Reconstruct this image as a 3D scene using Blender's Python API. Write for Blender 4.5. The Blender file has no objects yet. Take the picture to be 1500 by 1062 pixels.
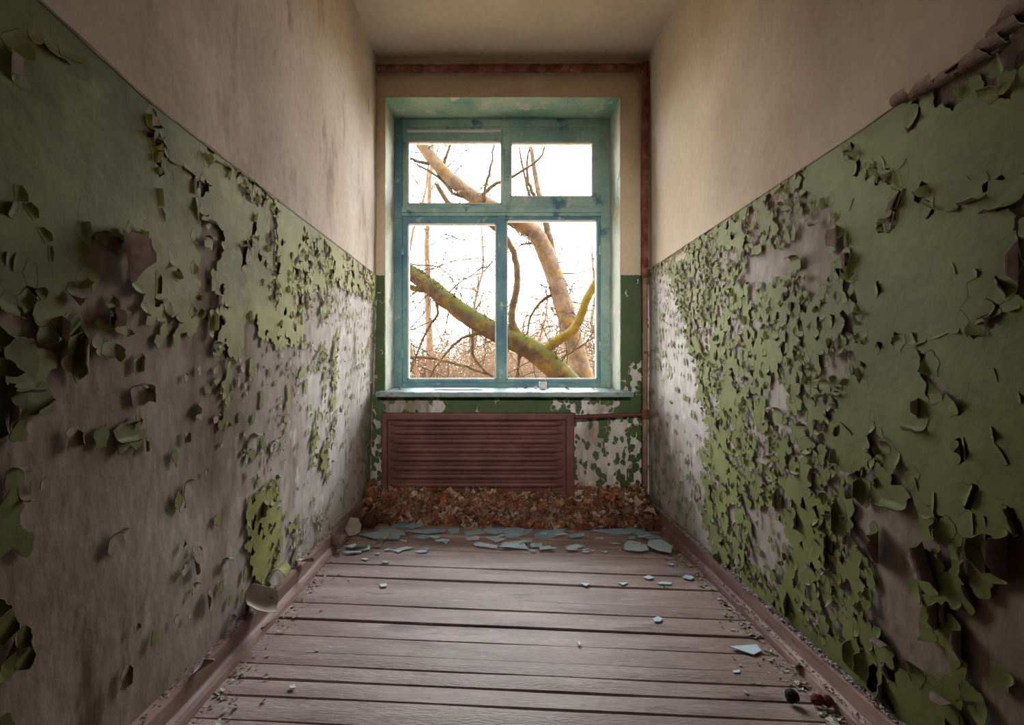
import bpy, bmesh, math, random
import numpy as np
from mathutils import Vector, Matrix, noise
R = random.Random(7)
C = bpy.context.scene.collection
PI = math.pi
# ------------------------------------------------------------------ camera, sky, light, exposure
F, CX, CY, CAMZ = 700.0, 728.0, 535.0, 0.92      # focal length in px of a 1500x1062 frame, vanishing point, eye height
sc = bpy.context.scene
cam_d = bpy.data.cameras.new('camera'); cam = bpy.data.objects.new('camera', cam_d); C.objects.link(cam)
cam.location = (0, 0, CAMZ); cam.rotation_euler = (PI/2, 0, 0)
cam_d.sensor_width = 36; cam_d.lens = F/1500*36; cam_d.clip_start = 0.02; cam_d.clip_end = 300
cam_d.shift_x = (750-CX)/1500; cam_d.shift_y = (CY-531)/1500
sc.camera = cam
SKY = 20.0
w = bpy.data.worlds.new('overcast_sky'); sc.world = w; w.use_nodes = True
wn = w.node_tree.nodes; wl = w.node_tree.links; wn.clear()
wo = wn.new('ShaderNodeOutputWorld'); wb = wn.new('ShaderNodeBackground')
tc = wn.new('ShaderNodeTexCoord'); sx = wn.new('ShaderNodeSeparateXYZ'); rp = wn.new('ShaderNodeValToRGB')
wl.new(tc.outputs['Generated'], sx.inputs[0]); wl.new(sx.outputs['Z'], rp.inputs[0])
rp.color_ramp.elements[0].position = 0.0; rp.color_ramp.elements[0].color = (.70, .68, .65, 1)
rp.color_ramp.elements[1].position = 0.9; rp.color_ramp.elements[1].color = (.90, .97, 1.08, 1)
wl.new(rp.outputs[0], wb.inputs['Color']); wb.inputs['Strength'].default_value = SKY
wl.new(wb.outputs[0], wo.inputs[0])
sc.view_settings.view_transform = 'Standard'; sc.view_settings.look = 'None'
sc.view_settings.gamma = 1; sc.view_settings.use_curve_mapping = False
sc.view_settings.exposure = 0.0
pl = bpy.data.lights.new('sky_portal', 'AREA'); pl.shape = 'RECTANGLE'; pl.size = 1.45; pl.size_y = 1.85
pl.cycles.is_portal = True
plo = bpy.data.objects.new('sky_portal', pl); C.objects.link(plo); plo.location = (.035, 3.36, 1.68); plo.rotation_euler = (-PI/2, 0, 0)
sl = bpy.data.lights.new('fill_spot', 'SPOT'); sl.energy = 560; sl.spot_size = math.radians(33); sl.spot_blend = 1.0; sl.shadow_soft_size = .06; sl.color = (1, .95, .88)  # unseen fill light, added behind the camera to brighten the window wall
slo = bpy.data.objects.new('fill_spot', sl); C.objects.link(slo); slo.location = (.083, -2.6, 2.2); slo.rotation_euler = (PI/2-.19, 0, 0)

# ------------------------------------------------------------------ materials
def lin(c):
    return tuple((x/255/12.92 if x/255 <= .04045 else ((x/255+.055)/1.055)**2.4) for x in c)
def mat(name, cols, scale=4, rough=.8, bump=.15, bscale=60, spec=.3, detail=6, stretch=(1,1,1), spots=None, fine=None, coord='Object', contrast=(.35,.65), near_shade=None):
    """procedural: noise mix of cols (srgb 0-255), fine grain, optional spots=(colour, scale, threshold, softness)"""
    m = bpy.data.materials.new(name); m.use_nodes = True
    n, l = m.node_tree.nodes, m.node_tree.links; n.clear()
    out = n.new('ShaderNodeOutputMaterial'); b = n.new('ShaderNodeBsdfPrincipled'); l.new(b.outputs[0], out.inputs[0])
    b.inputs['Roughness'].default_value = rough; b.inputs['Specular IOR Level'].default_value = spec
    t = n.new('ShaderNodeTexCoord'); mp = n.new('ShaderNodeMapping'); mp.inputs['Scale'].default_value = stretch
    if coord == 'World':
        g = n.new('ShaderNodeNewGeometry'); l.new(g.outputs['Position'], mp.inputs[0])
    else: l.new(t.outputs[coord], mp.inputs[0])
    nz = n.new('ShaderNodeTexNoise'); nz.inputs['Scale'].default_value = scale; nz.inputs['Detail'].default_value = detail
    nz.inputs['Roughness'].default_value = .6
    l.new(mp.outputs[0], nz.inputs['Vector'])
    r = n.new('ShaderNodeValToRGB'); l.new(nz.outputs['Fac'], r.inputs[0])
    e = r.color_ramp.elements
    k = len(cols)
    for i in range(k-2): e.new(.5)
    for i, c in enumerate(cols):
        e[i].position = contrast[0]+(contrast[1]-contrast[0])*i/max(1, k-1); e[i].color = lin(c)+(1,)
    cur = r.outputs[0]
    for sp in (spots or []):
        c, s, th, so = sp[:4]
        z = n.new('ShaderNodeTexNoise'); z.inputs['Scale'].default_value = s; z.inputs['Detail'].default_value = 5
        z.inputs['Roughness'].default_value = .65
        mp2 = n.new('ShaderNodeMapping'); mp2.inputs['Location'].default_value = (s*1.3, 3.1, s)
        mp2.inputs['Scale'].default_value = sp[4] if len(sp) > 4 else (1,1,1)
        l.new(mp.outputs[0], mp2.inputs[0]); l.new(mp2.outputs[0], z.inputs['Vector'])
        rr = n.new('ShaderNodeMapRange'); rr.inputs['From Min'].default_value = th; rr.inputs['From Max'].default_value = th+so
        l.new(z.outputs['Fac'], rr.inputs['Value'])
        mx = n.new('ShaderNodeMix'); mx.data_type = 'RGBA'
        l.new(rr.outputs[0], mx.inputs['Factor']); l.new(cur, mx.inputs['A']); mx.inputs['B'].default_value = lin(c)+(1,)
        cur = mx.outputs['Result']
    if near_shade:                     # near-end light falloff put into the colour, with some grime and bleaching; patchy
        near, ya, yb = near_shade
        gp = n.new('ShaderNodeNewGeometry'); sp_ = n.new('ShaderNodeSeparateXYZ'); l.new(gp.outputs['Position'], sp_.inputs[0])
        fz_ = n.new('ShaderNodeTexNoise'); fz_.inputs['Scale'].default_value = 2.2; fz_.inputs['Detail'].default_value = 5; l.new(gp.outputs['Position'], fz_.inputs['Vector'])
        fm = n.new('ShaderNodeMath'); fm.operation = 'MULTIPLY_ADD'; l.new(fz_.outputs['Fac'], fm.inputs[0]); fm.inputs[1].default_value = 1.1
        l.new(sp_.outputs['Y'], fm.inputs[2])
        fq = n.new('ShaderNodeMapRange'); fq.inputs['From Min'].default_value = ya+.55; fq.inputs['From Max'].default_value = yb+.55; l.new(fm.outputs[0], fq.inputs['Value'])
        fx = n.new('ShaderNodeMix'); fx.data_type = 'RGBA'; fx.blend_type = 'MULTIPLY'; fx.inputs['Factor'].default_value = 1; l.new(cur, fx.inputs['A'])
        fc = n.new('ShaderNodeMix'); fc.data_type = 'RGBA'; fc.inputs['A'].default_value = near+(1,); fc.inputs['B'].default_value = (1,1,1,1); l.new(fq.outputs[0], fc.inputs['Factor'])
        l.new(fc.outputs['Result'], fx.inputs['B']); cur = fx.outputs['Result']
    # fine grain
    f = n.new('ShaderNodeTexNoise'); f.inputs['Scale'].default_value = bscale; f.inputs['Detail'].default_value = 5
    l.new(mp.outputs[0], f.inputs['Vector'])
    fr = n.new('ShaderNodeMapRange'); fr.inputs['From Min'].default_value = .25; fr.inputs['From Max'].default_value = .75
    a = fine if fine is not None else .12
    fr.inputs['To Min'].default_value = 1-a; fr.inputs['To Max'].default_value = 1+a
    l.new(f.outputs['Fac'], fr.inputs['Value'])
    vm = n.new('ShaderNodeVectorMath'); vm.operation = 'SCALE'; l.new(cur, vm.inputs[0]); l.new(fr.outputs[0], vm.inputs['Scale'])
    l.new(vm.outputs[0], b.inputs['Base Color'])
    if bump:
        bp = n.new('ShaderNodeBump'); bp.inputs['Strength'].default_value = bump; bp.inputs['Distance'].default_value = .01
        ad = n.new('ShaderNodeMath'); ad.operation = 'ADD'; l.new(f.outputs['Fac'], ad.inputs[0]); l.new(nz.outputs['Fac'], ad.inputs[1])
        l.new(ad.outputs[0], bp.inputs['Height']); l.new(bp.outputs[0], b.inputs['Normal'])
    return m
M = {}
M['plaster'] = mat('bare_plaster', [(176,166,158),(198,190,184),(212,208,204)], 3.0, .9, .35, 38, .2, 8, (1,.8,.45), spots=[((146,130,116), 2.6, .54, .14, (1,1,.6)), ((132,116,102), 8, .60, .08, (1,1,.5)), ((222,218,212), 9, .60, .1)], fine=.2, near_shade=((.38,.315,.25), 1.0, 2.3))
M['cream'] = mat('limewash_upper_wall', [(182,166,152),(202,188,172),(216,206,192)], 1.6, .9, .3, 45, .2, 8, (1,.9,.6), spots=[((164,146,132), 4, .56, .1, (1,1,.5)), ((140,120,106), 12, .66, .06, (1,1,.6))], fine=.10, near_shade=((.50,.45,.42), .8, 2.2))
M['cream_r'] = mat('limewash_right_wall', [(196,178,158),(206,190,170),(212,198,180)], 1.3, .9, .18, 40, .2, 6, (1,1,.6), fine=.07, near_shade=((.40,.35,.30), .8, 2.2))
M['cream_b'] = mat('limewash_window_wall', [(198,176,150),(212,192,166),(216,200,176)], 2.5, .9, .2, 50, .2, 6, fine=.08)
M['green'] = mat('green_oil_paint', [(112,120,66),(128,136,82),(140,148,96)], 2.4, .65, .2, 26, .2, 7, spots=[((140,148,104), 11, .66, .08)], fine=.10, near_shade=((.42,.40,.22), .9, 1.9))
M['green_l'] = mat('green_oil_paint_left', [(122,122,66),(144,142,84),(160,157,104)], 2.2, .65, .25, 22, .2, 7, spots=[((166,162,122), 9, .62, .08, (1,.4,1)), ((106,100,66), 6, .66, .1)], fine=.12, near_shade=((.30,.32,.17), .85, 1.75))
M['green_d'] = mat('dark_green_paint', [(54,76,34),(72,92,46)], 5, .55, .25, 30, .4, fine=.12)
M['back'] = mat('paint_underside', [(130,112,102),(148,130,120),(160,146,136)], 14, .85, .25, 60, .2, 5, fine=.16, near_shade=((.6,.54,.5), .9, 2.0))
M['rim'] = mat('paint_broken_edge', [(108,108,78),(132,130,98)], 20, .8, 0, 60, .2)
M['stripe'] = mat('brown_stripe_paint', [(74,48,36),(96,70,50),(122,104,78)], 9, .7, .2, 50)
M['plank'] = mat('worn_floor_paint', [(140,118,110),(156,134,126),(174,154,146)], 2.0, .48, .3, 40, .45, 8, (1,5,1), spots=[((118,100,92), 3.5, .58, .10), ((190,174,164), 14, .64, .05, (.5,1,1)), ((78,62,54), 24, .68, .03)], fine=.18, coord='World')
M['subfloor'] = mat('dark_gap', [(30,24,20),(40,32,28)], 5)
M['skirt'] = mat('skirting_paint', [(116,88,80),(142,112,102),(166,138,126)], 6, .55, .3, 40, .35, 6, (1,.3,1), spots=[((84,66,58), 14, .62, .08)], fine=.14)
M['teal'] = mat('teal_window_paint', [(126,158,152),(146,176,166),(170,192,178)], 3.5, .55, .25, 45, .4, 6, spots=[((172,184,168), 11, .60, .04), ((120,98,84), 15, .67, .03), ((70,116,132), 5, .56, .08)], fine=.12)
M['blue'] = mat('blue_window_paint', [(70,116,134),(92,138,150),(120,156,156)], 4, .55, .25, 45, .4, 6, spots=[((160,174,158), 16, .62, .03), ((122,92,78), 18, .65, .03)], fine=.12)
M['reveal'] = mat('pale_green_reveal', [(120,158,136),(150,180,154),(176,194,168)], 4, .8, .3, 40, .3, 6, spots=[((206,200,180), 7, .58, .05)], fine=.12)
M['reveal_s'] = mat('limewashed_reveal', [(196,196,182),(176,186,168),(214,210,198)], 5, .85, .3, 40, .3, 6, spots=[((118,150,132), 5, .60, .06, (1,1,.5)), ((120,110,90), 20, .68, .03)], fine=.12)
M['white'] = mat('white_putty', [(206,206,200),(226,226,222)], 12, .7, .2)
M['rad'] = mat('oxblood_radiator_paint', [(84,46,44),(98,56,52),(114,70,62)], 5, .5, .2, 60, .35, 6, spots=[((78,58,50), 16, .64, .06)], fine=.16)
M['rust'] = mat('rusty_pipe', [(98,52,38),(126,76,58),(150,106,86)], 14, .8, .7, 60, .2, 6, spots=[((178,150,128), 22, .64, .05)], fine=.2)
M['pipe'] = mat('painted_pipe', [(112,84,68),(134,106,86),(150,124,104)], 9, .6, .3, 50, .3, spots=[((88,100,58), 7, .60, .06)])
M['glass'] = None
for i, (a, b_) in enumerate([((128,84,62),(158,110,80)), ((100,64,50),(132,88,68)), ((150,114,84),(180,144,110)), ((98,78,66),(130,106,90)), ((138,78,54),(168,104,72)), ((170,148,128),(200,180,158))]):
    M['leaf%d' % i] = mat('dead_leaf_%s' % 'abcdef'[i], [a, b_], 30, .7, .3, 90, .3, fine=.2)
M['litter'] = mat('leaf_litter_bed', [(70,42,30),(96,58,40)], 30, .9, .5, 60)
M['shard'] = mat('dusty_glass_shard', [(178,206,220),(198,220,230),(214,230,236)], 9, .3, .05, 80, .5, fine=.06, coord='World')
M['shard_d'] = mat('grey_blue_glass_shard', [(138,170,188),(164,192,204)], 9, .3, .05, 80, .5, fine=.06, coord='World')
M['chip'] = mat('pale_paint_chip', [(168,166,140),(190,184,164)], 30, .8, .1, 60)
M['chipg'] = mat('green_paint_chip', [(146,152,116),(166,170,136)], 30, .7, .1, 60)
M['plchip'] = mat('fallen_plaster_curl', [(176,164,150),(200,190,178)], 10, .85, .2, 60)
M['black'] = mat('charred_lump', [(24,22,22),(38,34,32)], 20, .8, .6, 60)
M['redbrown'] = mat('red_brown_lump', [(92,44,34),(120,62,46)], 20, .8, .6, 60)
M['grit'] = mat('grey_grit', [(120,106,104),(160,146,146),(188,176,176)], 40, .9, .3, 90, fine=.2)
M['bark_moss'] = None; M['bark'] = None
M['twig'] = mat('hazed_twig_bark', [(86,64,44),(106,84,60)], 12, .9, 0, coord='World')  # pale haze of the background put into the bark colour
M['twig_d'] = mat('twig_bark', [(44,34,22),(60,46,26),(76,62,24)], 8, .9, 0, coord='World')
M['twig_far'] = mat('far_hazed_twig_bark', [(110,88,70),(126,104,84)], 3, .9, 0, coord='World')  # paler again for the farther row, haze painted into the colour
M['ground'] = mat('leafy_ground', [(110,80,56),(146,112,80),(128,110,66)], 1.2, .95, .3, 20)
M['outer'] = mat('outer_render', [(170,160,146),(190,180,166)], 2, .9, .2)
def glass():
    m = bpy.data.materials.new('thin_window_glass'); m.use_nodes = True; n, l = m.node_tree.nodes, m.node_tree.links; n.clear()
    o = n.new('ShaderNodeOutputMaterial'); mx = n.new('ShaderNodeMixShader'); t = n.new('ShaderNodeBsdfTransparent'); g = n.new('ShaderNodeBsdfGlossy')
    t.inputs[0].default_value = (.985, .99, .985, 1); g.inputs['Roughness'].default_value = .02
    fr = n.new('ShaderNodeFresnel'); fr.inputs[0].default_value = 1.2
    l.new(fr.outputs[0], mx.inputs[0]); l.new(t.outputs[0], mx.inputs[1]); l.new(g.outputs[0], mx.inputs[2]); l.new(mx.outputs[0], o.inputs[0])
    return m
M['glass'] = glass()
def bark(name, cols, moss, lichen, moss_amt):
    m = mat(name, cols, 6, .9, .8, 26, .2, 8, spots=[(lichen, 5, .52, .1)], fine=.25, coord='World')
    n, l = m.node_tree.nodes, m.node_tree.links
    b = next(x for x in n if x.type == 'BSDF_PRINCIPLED'); src = b.inputs['Base Color'].links[0].from_socket
    g = n.new('ShaderNodeNewGeometry'); s = n.new('ShaderNodeSeparateXYZ'); l.new(g.outputs['Normal'], s.inputs[0])
    z = n.new('ShaderNodeTexNoise'); z.inputs['Scale'].default_value = 7; z.inputs['Detail'].default_value = 6
    l.new(g.outputs['Position'], z.inputs['Vector'])
    a = n.new('ShaderNodeMath'); a.operation = 'MULTIPLY_ADD'; a.inputs[1].default_value = 1.0; a.inputs[2].default_value = moss_amt
    l.new(z.outputs['Fac'], a.inputs[0])
    c = n.new('ShaderNodeMath'); c.operation = 'MULTIPLY_ADD'; l.new(s.outputs['Z'], c.inputs[0]); c.inputs[1].default_value = .45; l.new(a.outputs[0], c.inputs[2])
    mr = n.new('ShaderNodeMapRange'); mr.inputs['From Min'].default_value = .55; mr.inputs['From Max'].default_value = .75; l.new(c.outputs[0], mr.inputs['Value'])
    mx = n.new('ShaderNodeMix'); mx.data_type = 'RGBA'; l.new(mr.outputs[0], mx.inputs['Factor']); l.new(src, mx.inputs['A']); mx.inputs['B'].default_value = lin(moss)+(1,)
    l.new(mx.outputs['Result'], b.inputs['Base Color'])
    return m
M['bark_moss'] = bark('mossy_bark', [(42,32,21),(56,43,28),(70,56,36)], (56,56,10), (80,64,22), .02)
M['bark'] = bark('lichen_bark', [(70,57,46),(86,70,56),(104,86,68)], (92,76,16), (98,76,28), -.15)
M['bark_yel'] = bark('yellow_lichen_bark', [(62,50,22),(84,68,20),(96,78,22)], (84,74,16), (92,74,16), .0)

# ------------------------------------------------------------------ mesh helpers
class MB:
    def __init__(s): s.v = []; s.f = []; s.m = []
    def face(s, pts, m=0):
        i = len(s.v); s.v += [tuple(p) for p in pts]; s.f.append(tuple(range(i, i+len(pts)))); s.m.append(m)
    def box(s, x0, x1, y0, y1, z0, z1, m=0):
        i = len(s.v)
        s.v += [(x,y,z) for x in (x0,x1) for y in (y0,y1) for z in (z0,z1)]
        for q in ((0,1,3,2),(4,6,7,5),(0,4,5,1),(2,3,7,6),(0,2,6,4),(1,5,7,3)): s.f.append(tuple(i+k for k in q)); s.m.append(m)
    def tube(s, pts, rad, n=8, m=0, cap=True):
        pts = [Vector(p) for p in pts]; rad = rad if hasattr(rad, '__len__') else [rad]*len(pts)
        b = len(s.v); up = Vector((.13,.2,1)).normalized(); prev = None
        for i, p in enumerate(pts):
            d = (pts[min(i+1, len(pts)-1)]-pts[max(i-1, 0)])
            d = d.normalized() if d.length > 1e-9 else Vector((0,0,1))
            a = prev - d*prev.dot(d) if prev is not None else d.cross(up if abs(d.dot(up)) < .95 else Vector((1,0,0)))
            a.normalize(); prev = a; c = d.cross(a)
            for k in range(n):
                t = 2*PI*k/n; s.v.append(tuple(p+(a*math.cos(t)+c*math.sin(t))*rad[i]))
        for i in range(len(pts)-1):
            for k in range(n):
                s.f.append((b+i*n+k, b+i*n+(k+1)%n, b+(i+1)*n+(k+1)%n, b+(i+1)*n+k)); s.m.append(m)
        if cap:
            s.f.append(tuple(b+k for k in range(n))[::-1]); s.m.append(m)
            s.f.append(tuple(b+(len(pts)-1)*n+k for k in range(n))); s.m.append(m)
    def mesh(s, name, mats, smooth=False):
        me = bpy.data.meshes.new(name); me.from_pydata(s.v, [], s.f)
        for q in (mats if isinstance(mats, (list, tuple)) else [mats]): me.materials.append(q)
        me.polygons.foreach_set('material_index', s.m)
        if smooth: me.polygons.foreach_set('use_smooth', [True]*len(s.f))
        me.update(); return me
    def obj(s, name, mats, parent=None, smooth=False, loc=None):
        return link(name, s.mesh(name, mats, smooth), parent, loc)
def link(name, me, parent=None, loc=None):
    o = bpy.data.objects.new(name, me); C.objects.link(o)
    if parent is not None: o.parent = parent
    if loc is not None: o.location = loc
    return o
def tag(o, label, cat=None, group=None, kind=None):
    if label: o['label'] = label
    if cat: o['category'] = cat
    if group: o['group'] = group
    if kind: o['kind'] = kind
    return o
def empty(name, loc=(0,0,0)): return link(name, None, None, loc)
def bevel(o, wd=.004, seg=2):
    m = o.modifiers.new('bevel', 'BEVEL'); m.width = wd; m.segments = seg; m.limit_method = 'ANGLE'; m.angle_limit = .6; return o
def inpoly(poly, x, y):
    r = False; n = len(poly); j = n-1
    for i in range(n):
        xi, yi = poly[i]; xj, yj = poly[j]
        if (yi > y) != (yj > y) and x < (xj-xi)*(y-yi)/(yj-yi)+xi: r = not r
        j = i
    return r
def at(px, py, Y): return Vector(((px-CX)*Y/F, Y, CAMZ-(py-CY)*Y/F))

# ------------------------------------------------------------------ room dimensions
D, YB, ZC, XR = 3.0, -3.2, 2.849, .943
def xl(z): return -.75 - .045*max(0., (1.48-z))/1.48      # the left wall leans out towards its foot
def fz(x): return .045 - .0266*(x+.75)                     # the floor falls towards the right
LINE_L = [(-3.2, .70), (.5, .62), (.78, .596), (1.03, .568), (3.0, .557)]
LINE_R = [(-3.2, .70), (.6, .632), (.86, .622), (1.265, .606), (3.0, .5915)]
def lerp_line(tab, y):
    for (a, za), (b, zb) in zip(tab, tab[1:]):
        if y <= b: return CAMZ+za+(zb-za)*(y-a)/(b-a)
    return CAMZ+tab[-1][1]
# ---- walls
def grid_wall(name, x_of_z, ys, zs, mats, flip, mi):
    b = MB(); nz_ = len(zs)
    for y in ys:
        for z in zs:
            x = x_of_z(z)
            x += .006*noise.noise(Vector((y*1.7, z*1.7, x*9)))+.0025*noise.noise(Vector((y*7, z*7, x*5)))
            b.v.append((x, y, z))
    for i in range(len(ys)-1):
        for j in range(nz_-1):
            q = (i*nz_+j, (i+1)*nz_+j, (i+1)*nz_+j+1, i*nz_+j+1)
            b.f.append(q[::-1] if flip else q); b.m.append(mi(.5*(ys[i]+ys[i+1]), .5*(zs[j]+zs[j+1])))
    return b.obj(name, mats, smooth=True)
ys = list(np.linspace(.30, .4, 3)) + list(np.linspace(.46, D+.02, 70))
zs = list(np.linspace(-.05, 1.44, 40)) + list(np.linspace(1.47, ZC+.05, 30))
wall_l = tag(grid_wall('wall_left', lambda z: xl(z)-.008, ys, zs, [M['plaster'], M['cream']], False, lambda y, z: 1 if z > lerp_line(LINE_L, y)-.03 else 0), 'left wall, cream limewash above and peeling green paint below', kind='structure')
wall_r = tag(grid_wall('wall_right', lambda z: XR+.008, ys, zs, [M['plaster'], M['cream_r']], True, lambda y, z: 1 if z > lerp_line(LINE_R, y)-.03 else 0), 'right wall, smooth cream limewash above and blistered green paint below', kind='structure')
# window wall with its opening
OX0, OX1, OZ0, OZ1, YF, YO = -.70, .7715, .735, 2.60, 3.25, 3.345
b = MB()
xs_ = [-1.0, OX0, OX1, 1.2]; zs_ = [-.6, OZ0, OZ1, 3.1]
for i in range(3):
    for j in range(3):
        if (i, j) == (1, 1): continue
        for (y, fl) in ((D, 0), (YO, 1)):
            q = [(xs_[i], y, zs_[j]), (xs_[i+1], y, zs_[j]), (xs_[i+1], y, zs_[j+1]), (xs_[i], y, zs_[j+1])]
            if fl: q = q[::-1]
            if j == 1 and not fl:       # split the jamb strips at the paint line
                zl = 1.49
                b.face([q[0], q[1], (q[1][0], y, zl), (q[0][0], y, zl)], 0); b.face([(q[0][0], y, zl), (q[1][0], y, zl), q[2], q[3]], 1)
            else: b.face(q, 2 if fl else (0 if j == 0 else 1))
x0, x1, z0, z1 = OX0-.012, OX1+.012, OZ0-.012, OZ1+.012
b.face([(x0,D,z0),(x0,YO,z0),(x0,YO,z1),(x0,D,z1)], 0); b.face([(x1,D,z0),(x1,D,z1),(x1,YO,z1),(x1,YO,z0)], 0)
b.face([(x0,D,z1),(x0,YO,z1),(x1,YO,z1),(x1,D,z1)], 0); b.face([(x0,D,z0),(x1,D,z0),(x1,YO,z0),(x0,YO,z0)], 0)
wall_b = tag(b.obj('wall_back', [M['plaster'], M['cream_b'], M['outer']]), 'window wall, cream above and flaking green below the sill', kind='structure')
def reveal(name, f, nu, nv, m):
    q = MB()
    for i in range(nu+1):
        for j in range(nv+1):
            q.v.append(f(i/nu, j/nv))
    for i in range(nu):
        for j in range(nv): q.f.append((i*(nv+1)+j, i*(nv+1)+j+1, (i+1)*(nv+1)+j+1, (i+1)*(nv+1)+j)); q.m.append(0)
    return q.obj(name, m, wall_b, smooth=True)
nn = lambda *a: .006*noise.noise(Vector(a)*6)
reveal('head_reveal', lambda u, v: (OX0-.02+(OX1-OX0+.04)*u, D-.004+(YF-D+.03)*v, OZ1+nn(u*5, v, 1)+.012*abs(noise.noise(Vector((u*14,0,3))))*(v < .01)), 40, 5, M['reveal'])
reveal('side_reveal', lambda u, v: (OX0+nn(u*7, v, 2), D-.004+(YF-D+.03)*v, OZ0+(OZ1-OZ0+.02)*u), 40, 5, M['reveal_s'])
reveal('side_reveal', lambda u, v: (OX1+nn(u*7, v, 8), D-.004+(YF-D+.03)*v, OZ0+(OZ1-OZ0+.02)*u), 40, 5, M['reveal_s'])
# ceiling, masonry shell, the dim room the alcove opens from
b = MB(); N = 24
for i in range(N+1):
    for j in range(N+1):
        x = -.95+2.1*i/N; y = .2+(D+.02-.2)*j/N
        b.v.append((x, y, ZC+.01*noise.noise(Vector((x*2, y*2, 4)))))
for i in range(N):
    for j in range(N): b.f.append((i*(N+1)+j, i*(N+1)+j+1, (i+1)*(N+1)+j+1, (i+1)*(N+1)+j)); b.m.append(0)
b.box(-3.2, 3.2, YB-.2, .25, ZC, ZC+.1)
tag(b.obj('ceiling', M['cream_r'], smooth=True), 'plain cream limewashed ceiling', kind='structure')
b = MB(); b.box(-1.3, 1.4, .2, YO, ZC+.1, ZC+.3); b.box(-1.3, 1.4, D+.02, YO-.01, ZC-.02, ZC+.1)
b.box(-1.3, -.9, .30, YO, -.6, ZC+.3); b.box(.97, 1.4, .30, YO, -.6, ZC+.3)
for q in ((-9,-1.25,-.6,9),(1.35,9,-.6,9),(-1.25,1.35,3.1,9),(-1.25,1.35,-.9,-.58)): b.box(q[0], q[1], YO-.2, YO, q[2], q[3])
tag(b.obj('wall_outer', M['outer']), 'outer masonry shell of the building', kind='structure')
M['dim'] = mat('dim_room_paint', [(96,84,70),(118,104,86)], 2, .9, .2)
b = MB(); b.box(-3.2, 3.2, YB-.15, YB, -.3, 3.0); b.box(-3.3, -3.2, YB-.15, .45, -.3, 3.0); b.box(3.2, 3.3, YB-.15, .45, -.3, 3.0)
b.box(-3.3, -.80, .30, .42, -.3, 3.0); b.box(.96, 3.3, .30, .42, -.3, 3.0)
tag(b.obj('wall_front', M['dim']), 'dull brown walls of the room the alcove opens from', kind='structure')

# ------------------------------------------------------------------ floor boards
floor = empty('floor'); tag(floor, 'floor of worn pinkish brown painted boards', kind='structure')
b = MB(); b.face([(-.95, .3, fz(-.95)-.03), (1.1, .3, fz(1.1)-.03), (1.1, D+.05, fz(1.1)-.03), (-.95, D+.05, fz(-.95)-.03)]); b.face([(-3.3, YB, fz(-3.3)-.03), (3.3, YB, fz(3.3)-.03), (3.3, .35, fz(3.3)-.031), (-3.3, .35, fz(-3.3)-.031)])
b.obj('subfloor', M['subfloor'], floor)
seams = [D+.02, 2.86, 2.73, 2.60, 2.48, 2.385, 2.29, 2.168, 2.10, 1.97, 1.816, 1.75, 1.636, 1.54, 1.447, 1.386, 1.3245, 1.253, 1.17]
while seams[-1] > YB: seams.append(seams[-1]-R.uniform(.09, .15))
for a0, a1 in zip(seams, seams[1:]):
    b = MB(); n = 22; dz = R.uniform(-.003, .003); hw = (a0-a1)
    g = R.choice((.0006, .0009, .0012, .0024)) if a1 < 1.9 else R.choice((.0016, .0022, .003)); tl = R.uniform(-.006, .006); sg = R.uniform(0, 50)
    prof = [(0, -.022), (0, -.004), (.003, -.0005), (.012, .0), (hw*.5, .0008), (hw-g-.012, .0), (hw-g-.003, -.0008), (hw-g, -.005), (hw-g, -.022)]
    for i in range(n+1):
        x = -.9+1.95*i/n if a1 > .3 else -3.2+6.4*i/n
        sk = -.028*x*(1 if .3 < a1 < 2.3 else .3)
        for k, (py_, pz_) in enumerate(prof):
            wob = .0035*noise.noise(Vector((x*2.5, sg, k > 4))) if k > 4 else .0025*noise.noise(Vector((x*2.5, sg, 0)))
            b.v.append((x, a1+py_+sk+wob, fz(x)+pz_+dz+tl*(py_/hw-.5)+.0012*noise.noise(Vector((x*3, sg, 7)))))
    m_ = len(prof)
    for i in range(n):
        for k in range(m_-1): b.f.append((i*m_+k, (i+1)*m_+k, (i+1)*m_+k+1, i*m_+k+1)); b.m.append(0)
    b.obj('plank', M['plank'], floor)

# ------------------------------------------------------------------ skirtings
def skirting(name, xw, side, label, prof, m):
    b = MB(); n = 60; m_ = len(prof)
    for i in range(n+1):
        y = .30+(D-.30)*i/n
        for k, (dx, z) in enumerate(prof):
            wob = .004*noise.noise(Vector((y*1.8, side*3, 0)))+.002*noise.noise(Vector((y*6, side, k)))
            x = xw(z)-side*dx
            b.v.append((x+wob*(dx > 0), y, fz(x)+z+wob*.6))
    for i in range(n):
        for k in range(m_-1):
            q = (i*m_+k, (i+1)*m_+k, (i+1)*m_+k+1, i*m_+k+1); b.f.append(q if side > 0 else q[::-1]); b.m.append(0)
    return tag(b.obj(name, m), label, kind='structure')
base_prof = [(.040, -.01), (.040, .006), (.037, .018), (.030, .028), (.022, .033), (.020, .036), (.019, .078), (.015, .086), (-.01, .088)]
sk_l = skirting('baseboard_left', xl, -1, 'brown painted skirting board along the left wall', base_prof, M['skirt'])
sk_r = skirting('baseboard_right', lambda z: XR, 1, 'brown painted skirting board along the right wall', [(d*1.05, z) for d, z in base_prof], M['skirt'])

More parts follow.
